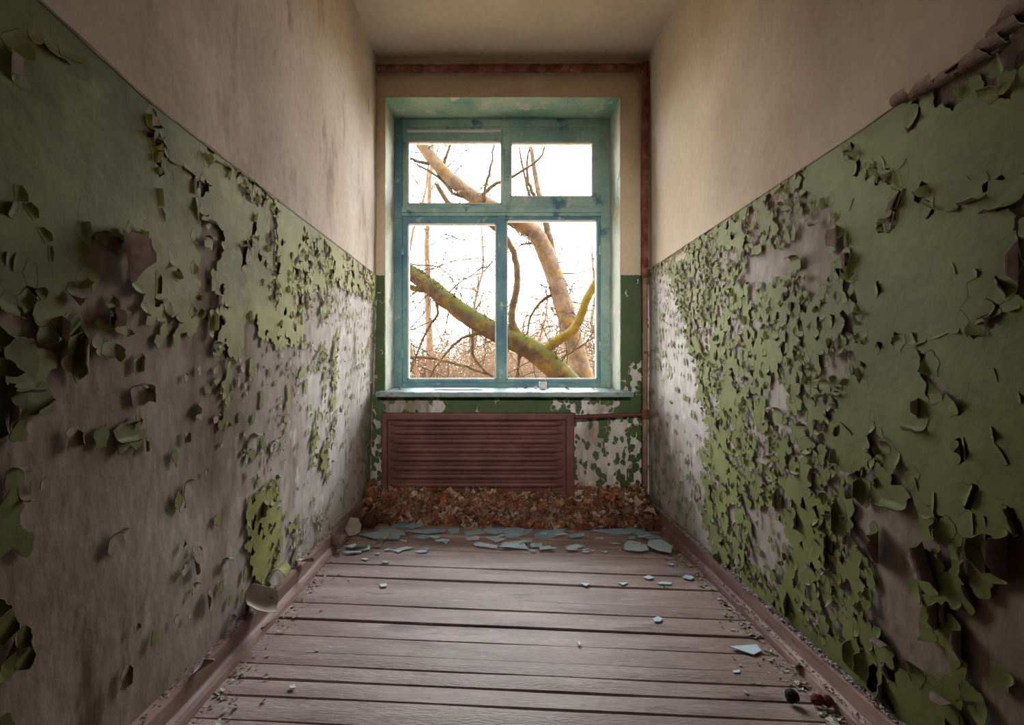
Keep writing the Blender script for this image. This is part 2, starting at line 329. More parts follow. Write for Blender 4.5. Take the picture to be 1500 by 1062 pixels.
# ------------------------------------------------------------------ peeling paint: a broken tessellation of each wall
def clip(poly, a, b_, c):           # keep a*x+b*y <= c
    out = []; n = len(poly)
    for i in range(n):
        p = poly[i]; q = poly[(i+1) % n]; dp = a*p[0]+b_*p[1]-c; dq = a*q[0]+b_*q[1]-c
        if dp <= 0: out.append(p)
        if (dp < 0 < dq) or (dq < 0 < dp):
            t = dp/(dp-dq); out.append((p[0]+(q[0]-p[0])*t, p[1]+(q[1]-p[1])*t))
    return out
def poisson(u0, u1, v0, v1, size, rng, tries):
    P = np.zeros((12000, 2)); S = np.zeros(12000); n = 0
    for _ in range(tries):
        u = rng.uniform(u0, u1); v = rng.uniform(v0, v1); s = size(u, v)
        if n:
            d = (P[:n, 0]-u)**2+(P[:n, 1]-v)**2
            if (d < (.5*(S[:n]+s))**2*.8).any(): continue
        P[n] = (u, v); S[n] = s; n += 1
        if n >= 12000: break
    return P[:n], S[:n]
def jag(a, b_, amp=.22, step=.008):
    """a broken edge from a to b, the same from either side"""
    k1 = (round(a[0], 4), round(a[1], 4)); k2 = (round(b_[0], 4), round(b_[1], 4))
    rev = k2 < k1
    p, q = (b_, a) if rev else (a, b_)
    L = math.hypot(q[0]-p[0], q[1]-p[1])
    if L < 1e-6: return [a]
    n = max(1, min(7, int(L/step))); rr = random.Random(hash((min(k1, k2), max(k1, k2))))
    nx, ny = -(q[1]-p[1])/L, (q[0]-p[0])/L
    pts = [p]
    for i in range(1, n):
        t = (i+rr.uniform(-.3, .3))/n; d = rr.uniform(-1, 1)*amp*min(L/n*1.6, .02)
        pts.append((p[0]+(q[0]-p[0])*t+nx*d, p[1]+(q[1]-p[1])*t+ny*d))
    pts.append(q)
    if rev: pts = pts[::-1]
    return pts[:-1]
def flake_mesh(poly, c, ang, t0f, curl, strips, thick=.0012, lift=.001, twist=0., taper=0.):
    """polygon in wall (u,v) bent about an axis: returns MB in local (u,v,n) with front/back/rim materials"""
    du, dv = math.cos(ang), math.sin(ang)
    T = [((p[0]-c[0])*du+(p[1]-c[1])*dv, -(p[0]-c[0])*dv+(p[1]-c[1])*du) for p in poly]
    tmin = min(t for t, s in T); tmax = max(t for t, s in T); t0 = tmin+(tmax-tmin)*t0f
    if taper: T = [(t, s*(1-taper*max(0., (t-t0)/max(1e-4, tmax-t0))**.8)) for t, s in T]
    kap = curl/max(1e-4, tmax-t0)
    def bend(t, s, off):
        t_ = t; a = 0
        if t > t0:
            a = kap*(t-t0)
            if abs(a) < 1e-4: tt, nn_ = t, 0.
            else: tt = t0+math.sin(a)/kap; nn_ = (1-math.cos(a))/kap
        else: tt, nn_ = t, 0.
        # a loose spiral so that rolled ends do not meet
        if a > 2.6: nn_ *= 1+.0*(a-2.6)
        tt -= math.sin(a)*off; nn_ += math.cos(a)*off
        ss = s + twist*nn_
        return (tt*du-ss*dv, tt*dv+ss*du, nn_+lift)
    cuts = [tmin-1e-6]
    if t0f > .02: cuts.append(t0)
    for i in range(1, strips): cuts.append(t0+(tmax-t0)*i/strips)
    cuts.append(tmax+1e-6)
    b = MB(); vid = {}
    def V(t, s, k):
        key = (round(t, 5), round(s, 5), k)
        if key not in vid: vid[key] = len(b.v); b.v.append(bend(t, s, thick if k == 0 else 0.))
        return vid[key]
    for a0, a1 in zip(cuts, cuts[1:]):
        q = clip(clip(T, -1, 0, -a0), 1, 0, a1)
        if len(q) < 3: continue
        b.f.append(tuple(V(t, s, 0) for t, s in q)); b.m.append(0)
        b.f.append(tuple(V(t, s, 1) for t, s in q[::-1])); b.m.append(1)
    n = len(T)
    for i in range(n):
        (t, s), (t2, s2) = T[i], T[(i+1) % n]
        if (t, s) == (t2, s2): continue
        seg = [(t, s)]+[(cu, s+(s2-s)*(cu-t)/(t2-t)) for cu in (cuts if t2 > t else cuts[::-1]) if min(t, t2) < cu < max(t, t2)]+[(t2, s2)]
        for p, q in zip(seg, seg[1:]):
            k = len(b.v); b.v += [bend(*p, 0.), bend(*q, 0.), bend(*q, thick), bend(*p, thick)]
            b.f.append((k, k+1, k+2, k+3)); b.m.append(2)
    # drop degenerate faces
    fm = [(f, m) for f, m in zip(b.f, b.m) if len(set(f)) == len(f)]
    b.f = [f for f, m in fm]; b.m = [m for f, m in fm]
    return b
class Wall:
    """frame: to3(u,v,n) and pixel(u,v) of a painted wall"""
    def __init__(s, name, parent, frame, pix, region, zones, size, mats, rng, tries, default=(.0, .01), jitter=5, alt=None, kindbig=300, scaledepth=None):
        s.rng = rng; s.parent = parent; s.frame = frame; s.mats = mats; s.flakes = []; s.alt = alt; s.pix = pix; s.depth = scaledepth; s.kindbig = kindbig
        K = 1.35; fr0, px0, sz0 = frame, pix, size
        frame = lambda u, v, n: fr0(u/K, v, n)
        pix = lambda u, v: px0(u/K, v)
        size = lambda u, v: sz0(u/K, v)*rng.choice((.65, .8, .95, 1.1, 1.5))
        region = [(p[0]*K, p[1]) for p in region]
        us = [p[0] for p in region]; vs = [p[1] for p in region]
        P, S = poisson(min(us), max(us), min(vs), max(vs), size, rng, tries)
        zb = [(min(p[0] for p in z[0]), max(p[0] for p in z[0]), min(p[1] for p in z[0]), max(p[1] for p in z[0])) for z in zones]
        n = len(P); st = np.zeros(n, int); cov = np.zeros(n); zi_ = [None]*n
        for i in range(n):
            x, y = pix(*P[i]); j = jitter*S[i]/.04
            x += rng.gauss(0, j); y += rng.gauss(0, j)
            bare, fl = default; al = 0
            for z, bb in zip(zones, zb):
                if bb[0] <= x <= bb[1] and bb[2] <= y <= bb[3] and inpoly(z[0], x, y):
                    bare, fl = z[1], z[2]; al = z[3] if len(z) > 3 else 0
            nz1 = noise.noise(Vector((P[i][0]*6, P[i][1]*4.5, 3))); nz2 = noise.noise(Vector((P[i][0]*9, P[i][1]*7, 8)))
            if .05 < bare < .6 or .6 <= bare < .94: fl *= min(2.2, max(.12, 1+2.6*nz1)) if bare < .6 else min(3.2, max(.03, .7+5*nz1))
            if .05 < bare < .6: bare *= min(3., max(.1, 1+3*nz2))
            r = rng.random(); st[i] = 2 if r < bare else (1 if r < bare+fl else 0); zi_[i] = al; cov[i] = bare
        film = MB(); s.cells = {}
        nb = {}
        for i in range(n):
            d = (P[:, 0]-P[i, 0])**2+(P[:, 1]-P[i, 1])**2
            idx = np.argpartition(d, min(26, n-1))[:27]; idx = idx[np.argsort(d[idx])][1:]
            poly = list(region); near = []
            for j in idx:
                mx_, my_ = (P[i]+P[j])/2; a, b_ = P[j]-P[i]; c = a*mx_+b_*my_
                q = clip(poly, a, b_, c)
                if len(q) != len(poly) or q != poly: near.append(j)
                poly = q
                if len(poly) < 3: break
            if len(poly) < 3: continue
            near = [j for j in near if any(abs((P[j]-P[i])[0]*(p[0]-(P[i]+P[j])[0]/2)+(P[j]-P[i])[1]*(p[1]-(P[i]+P[j])[1]/2)) < 1e-7 for p in poly)]
            nb[i] = near; s.cells[i] = poly
        # paint bordering a bare patch loosens towards it
        st2 = st.copy(); dirs = {}
        for i in s.cells:
            holes = [j for j in nb[i] if st[j] == 2]
            if holes and st[i] != 2:
                v = sum(((P[j]-P[i])/np.linalg.norm(P[j]-P[i]) for j in holes), np.zeros(2))
                dirs[i] = math.atan2(v[1], v[0])
                if st[i] == 0 and rng.random() < .34: st2[i] = 1
        for i, poly in s.cells.items():
            if st2[i] == 2: continue
            out = []; edge = []
            for k in range(len(poly)):
                seg = jag(poly[k], poly[(k+1) % len(poly)]); out += seg
            if len(out) < 3: continue
            if st2[i] == 0:
                th = .0016
                f3 = [frame(u, v, th+.0006*noise.noise(Vector((u*9, v*9, 1)))) for u, v in out]
                film.face(f3, 0)
                if any(st2[j] != 0 for j in nb[i]) or any(abs(p[1]-max(vs)) < .02 for p in poly):
                    for k in range(len(out)):
                        p, q = out[k], out[(k+1) % len(out)]
                        film.face([frame(p[0], p[1], 0), frame(q[0], q[1], 0), frame(q[0], q[1], th), frame(p[0], p[1], th)], 1)
            else:
                ang = dirs.get(i, None)
                ang = rng.choice((0, 0, PI, PI, PI/2 if P[i][1] < CAMZ else -PI/2))+rng.gauss(0, .5) if ang is None or rng.random() < .45 else ang+rng.gauss(0, .4)
                cr = rng.random()
                curl = rng.uniform(.4, 1.0) if cr < .25 else (rng.uniform(1.1, 2.1) if cr < .65 else rng.uniform(2.4, 3.9))
                sc_ = 1 if cov[i] < .6 else rng.uniform(.55, 1.0)
                cc = P[i]/np.array((K, 1.)); out = [(p[0]/K, p[1]) for p in out]; o2 = [((p[0]-cc[0])*sc_*.97+cc[0], (p[1]-cc[1])*sc_*.97+cc[1]) for p in out]
                s.add(o2, cc, ang, rng.uniform(.15, .62) if cov[i] < .6 else rng.uniform(.45, .75), curl, S[i], zi_[i], rng.uniform(-.3, .3), taper=rng.choice((0, .3, .6, .85, .95)))
        film.obj('paint_layer', [mats[0], M['rim']], parent)
    def add(s, poly, c, ang, t0f, curl, size, al, twist=0., big=False, taper=0.):
        px, py = s.pix(*c); vis = size*F/max(.3, s.depth(*c)) if (-60 < px < 1560 and -60 < py < 1110) else 0
        n = 3 if size < .03 else (4 if size < .05 else 7)
        if curl > 2.3: n += 2
        if big: n = 10
        m = flake_mesh(poly, c, ang, t0f, curl, n, thick=.0012 if size < .06 else .0016, twist=twist, taper=taper)
        s.flakes.append((vis+(1000 if big else 0), m, c, al))
    def big(s, px, py, w_, h_, inv, ang, t0f, curl, al=0, pts=10, twist=0.):
        """a large named curl: irregular sheet w_ x h_ metres round a spot given as seen from the door"""
        c = inv(px, py); rng = s.rng; poly = []
        if rng.random() < .7: curl = max(curl, rng.uniform(2.3, 3.6))
        t0f = min(.6, t0f+(.3 if not al else .38)) if t0f > .06 else t0f
        # a torn tongue: widest at its root, ragged and narrow at the free end, laid along the bend direction
        ln, wd_ = (w_, h_) if abs(math.cos(ang)) > .7 else (h_, w_)
        ln *= 1.15; tip = rng.uniform(.15, .75); sk = rng.uniform(-.3, .3)
        prof = [(-.5, .42), (-.3, .55), (.0, .5), (.28, .25+.25*tip), (.5, .1+.4*tip*.8)]
        L_ = [(t*ln, (-q*rng.uniform(.8, 1.15)+sk*max(0, t))*wd_) for t, q in prof]; R_ = [(t*ln+rng.uniform(-.08, .08)*ln, (q*rng.uniform(.8, 1.15)+sk*max(0, t))*wd_) for t, q in prof]
        for t, q in L_+R_[::-1]: poly.append((c[0]+t*math.cos(ang)-q*math.sin(ang), c[1]+t*math.sin(ang)+q*math.cos(ang)))
        pts = len(poly); out = []
        for k in range(pts): out += jag(poly[k], poly[(k+1) % pts], .3, .012)
        if sum(out[k][0]*out[(k+1) % len(out)][1]-out[(k+1) % len(out)][0]*out[k][1] for k in range(len(out))) < 0: out = out[::-1]
        s.add(out, c, ang, t0f, curl, max(w_, h_), al, twist, True)
    def crack(s, inv, pts, wd, ang):
        """lifted lips of paint along a hairline split"""
        P = [inv(*p) for p in pts]
        for p, q in zip(P, P[1:]):
            L = float(np.linalg.norm(q-p)); n = max(1, int(L/.035)); t = (q-p)/L; nr = np.array((-t[1], t[0]))
            if nr[0]*math.cos(ang)+nr[1]*math.sin(ang) < 0: nr = -nr
            for k in range(n):
                if s.rng.random() < .12: continue
                a_, b_ = p+t*L*k/n, p+t*L*(k+s.rng.uniform(.75, 1.0))/n; w_ = wd*s.rng.uniform(.5, 1.5)
                poly = [tuple(a_-nr*w_*.2), tuple(b_-nr*w_*.2), tuple(b_+nr*w_*s.rng.uniform(.4, 1)), tuple((a_+b_)/2+nr*w_*s.rng.uniform(.8, 1.3)), tuple(a_+nr*w_*s.rng.uniform(.4, 1))]
                if sum(poly[i][0]*poly[(i+1) % 5][1]-poly[(i+1) % 5][0]*poly[i][1] for i in range(5)) < 0: poly = poly[::-1]
                s.add(poly, (a_+b_)/2, math.atan2(nr[1], nr[0]), .15, s.rng.uniform(.5, 1.3), wd, 0)
    def finish(s):
        s.flakes.sort(key=lambda t: -t[0])
        rest = MB()
        for k, (vis, m, c, al) in enumerate(s.flakes):
            o = Vector(s.frame(c[0], c[1], 0)); eu = Vector(s.frame(c[0]+.01, c[1], 0))-o; ev = Vector(s.frame(c[0], c[1]+.01, 0))-o; en = Vector(s.frame(c[0], c[1], .01))-o
            eu *= 100; ev *= 100; en *= 100
            pts = [eu*p[0]+ev*p[1]+en*p[2] for p in m.v]
            if k < s.kindbig:
                m.v = [tuple(p) for p in pts]
                mm = s.mats if not al else s.alt
                me = m.mesh('paint_flake', mm, False)
                link('paint_flake', me, s.parent, o)
            else:
                base = len(rest.v); rest.v += [tuple(p+o) for p in pts]
                rest.f += [tuple(i+base for i in f) for f in m.f]; rest.m += [q+(3 if al else 0) for q in m.m]
        if rest.v:
            o = rest.obj('small_paint_flakes', s.mats+(s.alt or s.mats), s.parent); o['kind'] = 'stuff'

# --- left wall
def fl_l(u, v, n): return (xl(v)+n, u, v)
def px_l(u, v): return (CX+F*xl(v)/max(.15, u), CY-(v-CAMZ)*F/max(.15, u))
def in_l(px, py):
    x = -.76
    for _ in range(4):
        y = F*x/(px-CX); z = CAMZ-(py-CY)*y/F; x = xl(z)
    return np.array((y, z))
lower_l = [(-400,660),(0,650),(40,640),(58,600),(72,560),(80,520),(108,500),(130,470),(140,440),(132,395),(140,350),(165,338),(205,362),(203,412),(192,440),(196,500),(240,510),(292,500),(290,440),(288,350),(300,322),(330,335),(322,380),(308,412),(330,470),(326,530),(318,600),(324,632),(334,620),(334,560),(345,545),(356,505),(363,468),(372,480),(381,503),(396,498),(409,520),(420,500),(428,522),(440,511),(450,500),(458,473),(451,450),(466,424),(481,440),(488,432),(496,413),(505,432),(526,440),(549,462),(570,480),(570,1300),(-400,1300)]
zones_l = [
    ([(415,420),(450,335),(556,400),(556,470),(480,440),(430,510)], .10, .32),
    ([(360,330),(420,340),(430,500),(360,480)], .02, .10),
    ([(-50,260),(50,260),(80,380),(50,480),(-50,480)], .0, .10),
    ([(-50,480),(135,465),(78,560),(40,640),(-50,650)], .22, .5),
    ([(190,460),(300,480),(300,510),(190,515)], .15, .35),
    ([(208,160),(226,158),(250,240),(232,262),(216,225)], .2, .5),
    ([(284,250),(298,250),(298,330),(282,330)], .25, .55),
    ([(396,285),(404,285),(406,455),(398,455)], .35, .5),
    ([(290,215),(330,225),(415,300),(400,318),(325,262)], .05, .4),
    ([(-60,40),(60,40),(140,85),(135,100),(50,70),(-60,75)], .25, .4),
    (lower_l, .955, .02, 1),
    ([(445,440),(500,430),(500,560),(482,700),(458,690),(446,560)], .56, .38),
    ([(500,425),(560,440),(560,720),(505,690)], .88, .11),
    ([(355,600),(420,590),(425,700),(360,700)], .70, .28, 1),
    ([(425,760),(482,750),(474,840),(425,860)], .5, .45, 1),
    ([(330,530),(470,500),(460,600),(370,600)], .78, .20, 1),
    ([(140,430),(215,430),(215,540),(140,530)], .52, .42),
    ([(296,440),(330,440),(330,530),(296,520)], .5, .45),
    ([(366,735),(382,712),(405,700),(413,740),(410,790),(398,852),(372,868),(360,800)], .06, .16),
    ([(318,540),(338,545),(336,625),(320,630)], .25, .3),
    ([(-100,735),(35,738),(62,790),(20,812),(-100,802)], .15, .5),
    ([(-100,890),(35,880),(45,930),(28,1000),(22,1075),(-100,1080)], .2, .4),
    ([(165,610),(225,620),(225,665),(165,665)], .45, .5),
]
def size_l(u, v):
    x, y = px_l(u, v)
    if x < 0: return .07
    if x < 230: return .042 if y > 250 else .06
    if x < 380: return .030
    return .026 if x < 470 else .024
reg_l = [(.45, .06), (D-.004, .06), (D-.004, lerp_line(LINE_L, D)), (1.03, lerp_line(LINE_L, 1.03)), (.78, lerp_line(LINE_L, .78)), (.45, lerp_line(LINE_L, .45))]
pm_l = [M['green_l'], M['back'], M['rim']]
WL = Wall('left', wall_l, fl_l, px_l, reg_l, zones_l, size_l, pm_l, random.Random(11), 110000, alt=[M['plaster'], M['green_l'], M['back']], scaledepth=lambda u, v: u)
UP, DN, AW, TO = PI/2, -PI/2, 0., PI          # along the wall: to the window / to the door
for a in [(168,378,.075,.10,TO+.25,.06,2.8), (205,345,.05,.03,AW,.2,1.8), (148,345,.03,.03,UP,.1,1.5), (172,470,.06,.05,TO,.2,1.6),
          (95,500,.05,.10,TO,.3,1.3), (120,520,.035,.10,AW,.1,2.4), (30,545,.06,.09,DN,.3,1.6), (55,590,.05,.05,DN+.5,.2,2.0),
          (15,600,.04,.06,TO,.2,1.9), (215,575,.06,.045,AW+.3,.1,2.6), (195,570,.03,.06,TO,.1,1.5), (110,640,.045,.04,AW,.2,2.2),
          (185,640,.06,.05,DN,.2,2.6), (215,650,.03,.03,DN,.2,2.4), (20,690,.03,.05,UP,.2,2.6), (35,725,.02,.04,DN,.2,2.2),
          (168,790,.045,.055,UP,.15,2.4), (290,600,.05,.04,TO,.2,1.6), (285,830,.03,.06,AW,.1,1.8), (330,820,.04,.05,UP-.4,.1,1.9),
          (305,880,.03,.06,AW,.1,2.0), (185,990,.035,.05,UP,.2,1.7), (200,918,.02,.02,UP,.2,1.7), (300,320,.05,.05,DN,.2,2.0), (305,350,.035,.05,UP,.2,2.4), (312,470,.04,.06,AW,.2,2.2), (318,505,.04,.05,UP,.2,2.4),
          (252,378,.03,.05,DN,.3,1.2), (232,415,.02,.05,AW,.3,1.5), (285,270,.02,.06,TO,.2,1.5), (222,178,.04,.03,TO,.2,1.5), (228,205,.045,.03,TO,.2,1.6),
          (275,640,.03,.03,UP,.1,2.0), (370,640,.07,.06,UP,.1,2.6), (400,650,.05,.05,AW,.2,2.2), (385,745,.06,.05,UP,.1,2.6), (20,95,.05,.05,TO,.2,2.6), (85,80,.05,.02,DN,.1,2.0),
          (275,710,.04,.06,AW,.1,1.7), (315,610,.03,.03,DN,.1,2.4), (380,890,.12,.12,DN,.2,2.2), (400,840,.10,.14,UP,.1,1.5)]:
    x, y, w_, h_, an, t0f, cu = a
    alt_ = 1 if (y > 560 and x > 60 and x < 460 and not (x, y) in ((185,640),)) else 0
    if alt_ and w_ < .09: an, cu, w_ = WL.rng.choice((AW, AW, UP, TO))+WL.rng.uniform(-.3, .3), WL.rng.uniform(1.9, 3.2), w_*.8
    WL.big(x, y, w_, h_, in_l, an, t0f, cu, alt_, twist=WL.rng.uniform(-.25, .25))
WL.crack(in_l, [(402,288),(400,320),(404,352),(401,390),(405,425),(404,458)], .010, TO)
WL.crack(in_l, [(222,165),(228,200),(246,232),(268,240),(290,256),(288,290),(292,325)], .016, DN)
WL.crack(in_l, [(300,222),(330,238),(372,262),(402,292)], .012, DN); WL.crack(in_l, [(446,330),(450,372)], .008, TO)
WL.crack(in_l, [(228,275),(232,305),(240,330)], .012, AW); WL.crack(in_l, [(2,58),(40,46),(62,52),(84,68),(130,86)], .022, DN)
for P in ([(22,270),(24,300),(14,320)], [(34,300),(50,322)], [(55,335),(70,360),(72,385)], [(12,370),(8,395)], [(24,370),(20,398)], [(52,425),(62,440)], [(20,450),(24,472)], [(76,400),(84,412)]): WL.crack(in_l, P, .012, UP)
WL.finish()
# --- right wall
def fl_r(u, v, n): return (XR-n, u, v)
def px_r(u, v): return (CX+F*XR/max(.15, u), CY-(v-CAMZ)*F/max(.15, u))
def in_r(px, py):
    y = F*XR/(px-CX); return np.array((y, CAMZ-(py-CY)*y/F))
zones_r = [
    ([(950,395),(1160,250),(1240,330),(1238,500),(1185,600),(1150,760),(1195,900),(1230,965),(1100,850),(1050,830),(1035,640),(1005,470)], .16, .30),
    ([(1120,420),(1230,440),(1190,620),(1130,560)], .05, .30),
    ([(1100,240),(1180,250),(1160,320),(1090,340)], .2, .5),
    ([(1225,380),(1310,480),(1240,570),(1190,560)], .10, .35),
    ([(1190,590),(1300,640),(1310,740),(1240,690),(1180,650)], .08, .34),
    ([(1180,620),(1240,700),(1275,830),(1290,950),(1240,960),(1190,880)], .10, .34),
    ([(1350,750),(1430,790),(1405,900),(1365,850)], .25, .5),
    ([(1280,940),(1420,960),(1430,1100),(1270,1080)], .05, .25),
    ([(1235,205),(1290,245),(1325,235),(1335,285),(1400,300),(1430,280),(1430,300),(1390,318),(1320,300),(1310,255),(1280,262),(1230,222)], .06, .55),
    ([(1300,290),(1318,290),(1318,350),(1296,350)], .05, .5),
    ([(1350,485),(1440,472),(1500,445),(1500,462),(1440,495),(1350,505)], .03, .55),
    ([(1410,270),(1520,280),(1520,330),(1410,310)], .15, .6),
    ([(1305,575),(1365,575),(1355,645),(1312,635)], .3, .5),
    ([(1250,520),(1330,480),(1420,520),(1400,700),(1300,640)], .01, .07),
    ([(950,393),(1050,330),(1075,400),(1060,460),(985,450)], .28, .38),
    ([(940,400),(975,400),(1000,470),(1022,560),(1034,640),(1030,760),(1052,840),(940,800)], .87, .12),
    ([(972,520),(1012,540),(1025,640),(1000,700),(972,600)], .93, .07),
    ([(1090,390),(1120,350),(1150,372),(1178,312),(1215,320),(1231,360),(1215,412),(1190,445),(1160,402),(1112,420),(1100,452)], .93, .06),
    ([(1098,300),(1135,280),(1142,315),(1105,330)], .5, .4),
    ([(1122,545),(1150,545),(1150,620),(1128,615)], .55, .4),
    ([(1115,640),(1150,595),(1178,660),(1150,700),(1120,690)], .4, .5),
    ([(1095,745),(1140,742),(1152,800),(1112,850),(1095,800)], .8, .18),
    ([(1200,530),(1245,520),(1240,580),(1205,590)], .35, .5),
    ([(1235,690),(1262,715),(1300,742),(1368,760),(1385,800),(1350,830),(1338,860),(1350,930),(1392,975),(1300,990),(1290,940),(1275,830),(1245,750)], .97, .02),
    ([(1432,800),(1455,785),(1600,780),(1620,1120),(1440,1120),(1420,960),(1398,895),(1430,880)], .97, .02),
    ([(1325,165),(1338,125),(1500,10),(1800,-180),(1800,-40),(1500,75),(1440,112),(1375,150)], .97, .02),
    ([(1475,300),(1560,290),(1560,470),(1488,440)], .8, .15),
]
def size_r(u, v):
    x, y = px_r(u, v)
    if x > 1500: return .07
    if x > 1290: return .048
    if x > 1180: return .030
    return .027 if x > 1060 else (.021 if y < 480 else .028)
reg_r = [(.55, .09), (D-.004, .09), (D-.004, lerp_line(LINE_R, D)), (1.265, lerp_line(LINE_R, 1.265)), (.86, lerp_line(LINE_R, .86)), (.55, lerp_line(LINE_R, .55))]
pm_r = [M['green'], M['back'], M['rim']]
WR = Wall('right', wall_r, fl_r, px_r, reg_r, zones_r, size_r, pm_r, random.Random(23), 110000, alt=[M['plaster'], M['green_d'], M['rim']], scaledepth=lambda u, v: u)
for a in [(1335,156,.05,.05,DN,.05,4.2), (1365,148,.06,.055,DN,.05,4.4), (1397,130,.04,.05,DN,.05,4.2), (1438,112,.05,.06,DN,.05,4.4), (1463,90,.05,.06,DN,.05,4.4), (1488,64,.06,.06,DN,.05,4.4), (1510,44,.06,.06,DN,.05,4.2),
          (1490,390,.06,.12,TO,.2,2.4), (1425,285,.07,.06,DN,.3,1.5), (1470,290,.08,.06,DN,.3,1.4), (1340,625,.06,.06,DN,.15,3.0), (1345,598,.04,.05,TO,.2,1.5),
          (1365,830,.08,.10,TO-.4,.1,3.6), (1290,800,.06,.10,TO,.1,2.6), (1245,695,.06,.05,UP,.2,2.0), (1262,720,.05,.07,AW,.1,2.2), (1310,735,.08,.07,DN,.2,1.6), (1365,770,.05,.07,TO,.3,1.4),
          (1440,810,.05,.07,AW,.1,2.2), (1475,815,.10,.12,TO,.15,1.9), (1370,900,.05,.07,TO,.2,3.0), (1405,940,.05,.10,TO,.2,3.2), (1270,980,.06,.09,AW,.2,2.0), (1250,960,.05,.09,AW,.2,1.8),
          (1300,950,.05,.08,UP,.2,2.3), (1290,1010,.06,.09,TO,.2,1.9), (1390,1030,.05,.07,UP,.2,3.0), (1480,1000,.06,.04,TO,.2,1.7),
          (1225,350,.06,.07,TO,.15,1.8), (1235,385,.07,.06,TO,.2,1.5), (1195,325,.03,.06,DN,.2,1.6), (1165,380,.05,.07,UP,.1,2.6), (1110,370,.05,.05,DN,.2,2.6), (1245,400,.05,.05,AW,.3,1.4),
          (1180,660,.06,.08,DN,.2,1.7), (1165,690,.05,.06,DN,.2,2.2), (1140,600,.05,.07,UP,.1,2.6), (1210,560,.05,.06,UP,.1,2.4), (1225,575,.04,.06,DN,.2,2.5), (1205,805,.07,.12,TO,.3,1.3), (1230,760,.05,.09,AW,.2,1.7), (1150,880,.06,.09,TO,.2,1.4), (1135,730,.06,.08,TO,.2,1.5), (1165,760,.05,.07,TO,.2,1.6)]:
    x, y, w_, h_, an, t0f, cu = a
    WR.big(x, y, w_, h_, in_r, an, t0f, cu, 0, twist=WR.rng.uniform(-.25, .25))
WR.crack(in_r, [(1236,208),(1262,232),(1288,250),(1316,248),(1322,276),(1352,292),(1384,304),(1410,298)], .014, DN)
WR.crack(in_r, [(1316,248),(1330,228),(1338,215)], .012, TO); WR.crack(in_r, [(1322,276),(1310,310),(1302,338)], .010, TO)
WR.crack(in_r, [(1334,498),(1362,496),(1390,484),(1410,482)], .010, DN); WR.crack(in_r, [(1332,490),(1342,512),(1350,531)], .010, TO); WR.crack(in_r, [(1430,470),(1470,452),(1500,446)], .012, DN)
for P in ([(1450,625),(1455,650),(1480,690)], [(1410,640),(1415,680)], [(1366,720),(1364,760)], [(1422,750),(1424,790)], [(1440,755),(1446,780)], [(1290,230),(1296,250)], [(1250,290),(1244,310)], [(1395,385),(1400,405)], [(1425,395),(1430,412)], [(1490,575),(1495,595)], [(1455,540),(1462,560)], [(1230,620),(1250,640)], [(1340,700),(1345,720)]): WR.crack(in_r, P, .009, TO)
WR.finish()
# --- window wall below the paint line
def fl_b(u, v, n): return (u, D-n, v)
def px_b(u, v): return (CX+F*u/D, CY-(v-CAMZ)*F/D)
zones_b = [
    ([(545,580),(655,580),(655,604),(545,720)], .0, .1),
    ([(563,588),(600,585),(652,587),(653,604),(620,606),(563,604)], .85, .12),
    ([(808,586),(835,584),(842,600),(812,600)], .6, .3), ([(846,588),(915,592),(900,606),(846,606)], .7, .25),
    ([(840,612),(946,612),(946,730),(840,730)], .66, .10),
    ([(868,620),(892,620),(892,648),(868,640)], .2, .2), ([(872,650),(915,650),(915,700),(872,715)], .45, .15), ([(918,610),(946,610),(946,730),(918,730)], .3, .2),
    ([(912,535),(936,530),(936,575),(915,575)], .5, .3),
    ([(545,600),(566,600),(566,740),(545,740)], .2, .4),
]
pm_b = [M['green_d'], M['back'], M['rim']]
for k, reg in enumerate(([(-.795,.0),(.94,.0),(.94,.735),(-.78,.735)], [(OX1+.006,.735),(.94,.735),(.94,1.485),(OX1+.006,1.485)], [(-.77,.735),(OX0-.006,.735),(OX0-.006,1.485),(-.752,1.485)])):
    W_ = Wall('back', wall_b, fl_b, px_b, reg, zones_b, lambda u, v: .034, pm_b, random.Random(31+k), 7000 if k == 0 else 1500, default=(.0, .03), jitter=2, scaledepth=lambda u, v: D, kindbig=90)
    W_.finish()
# --- painted border stripes
def stripe(name, tab, frame, parent, h, y0):
    b = MB(); n = 90
    for i in range(n):
        p = []
        for y in (y0+(D-y0)*i/n, y0+(D-y0)*(i+1)/n):
            z = lerp_line(tab, y); a = h*(.55+.6*abs(noise.noise(Vector((y*14, z, 2))))); p.append((y, z-a*.5, z+a*.6))
        (ya, a0, a1), (yb, b0, b1) = p
        for (q) in ([(ya,a0,.0032),(yb,b0,.0032),(yb,b1,.0032),(ya,a1,.0032)], [(ya,a1,.0032),(yb,b1,.0032),(yb,b1,-.004),(ya,a1,-.004)], [(ya,a0,-.004),(yb,b0,-.004),(yb,b0,.0032),(ya,a0,.0032)]):
            b.face([frame(*t) for t in q])
    b.obj(name, M['stripe'], parent)
stripe('border_stripe', LINE_L, fl_l, wall_l, .008, .45); stripe('border_stripe', LINE_R, fl_r, wall_r, .005, .55)

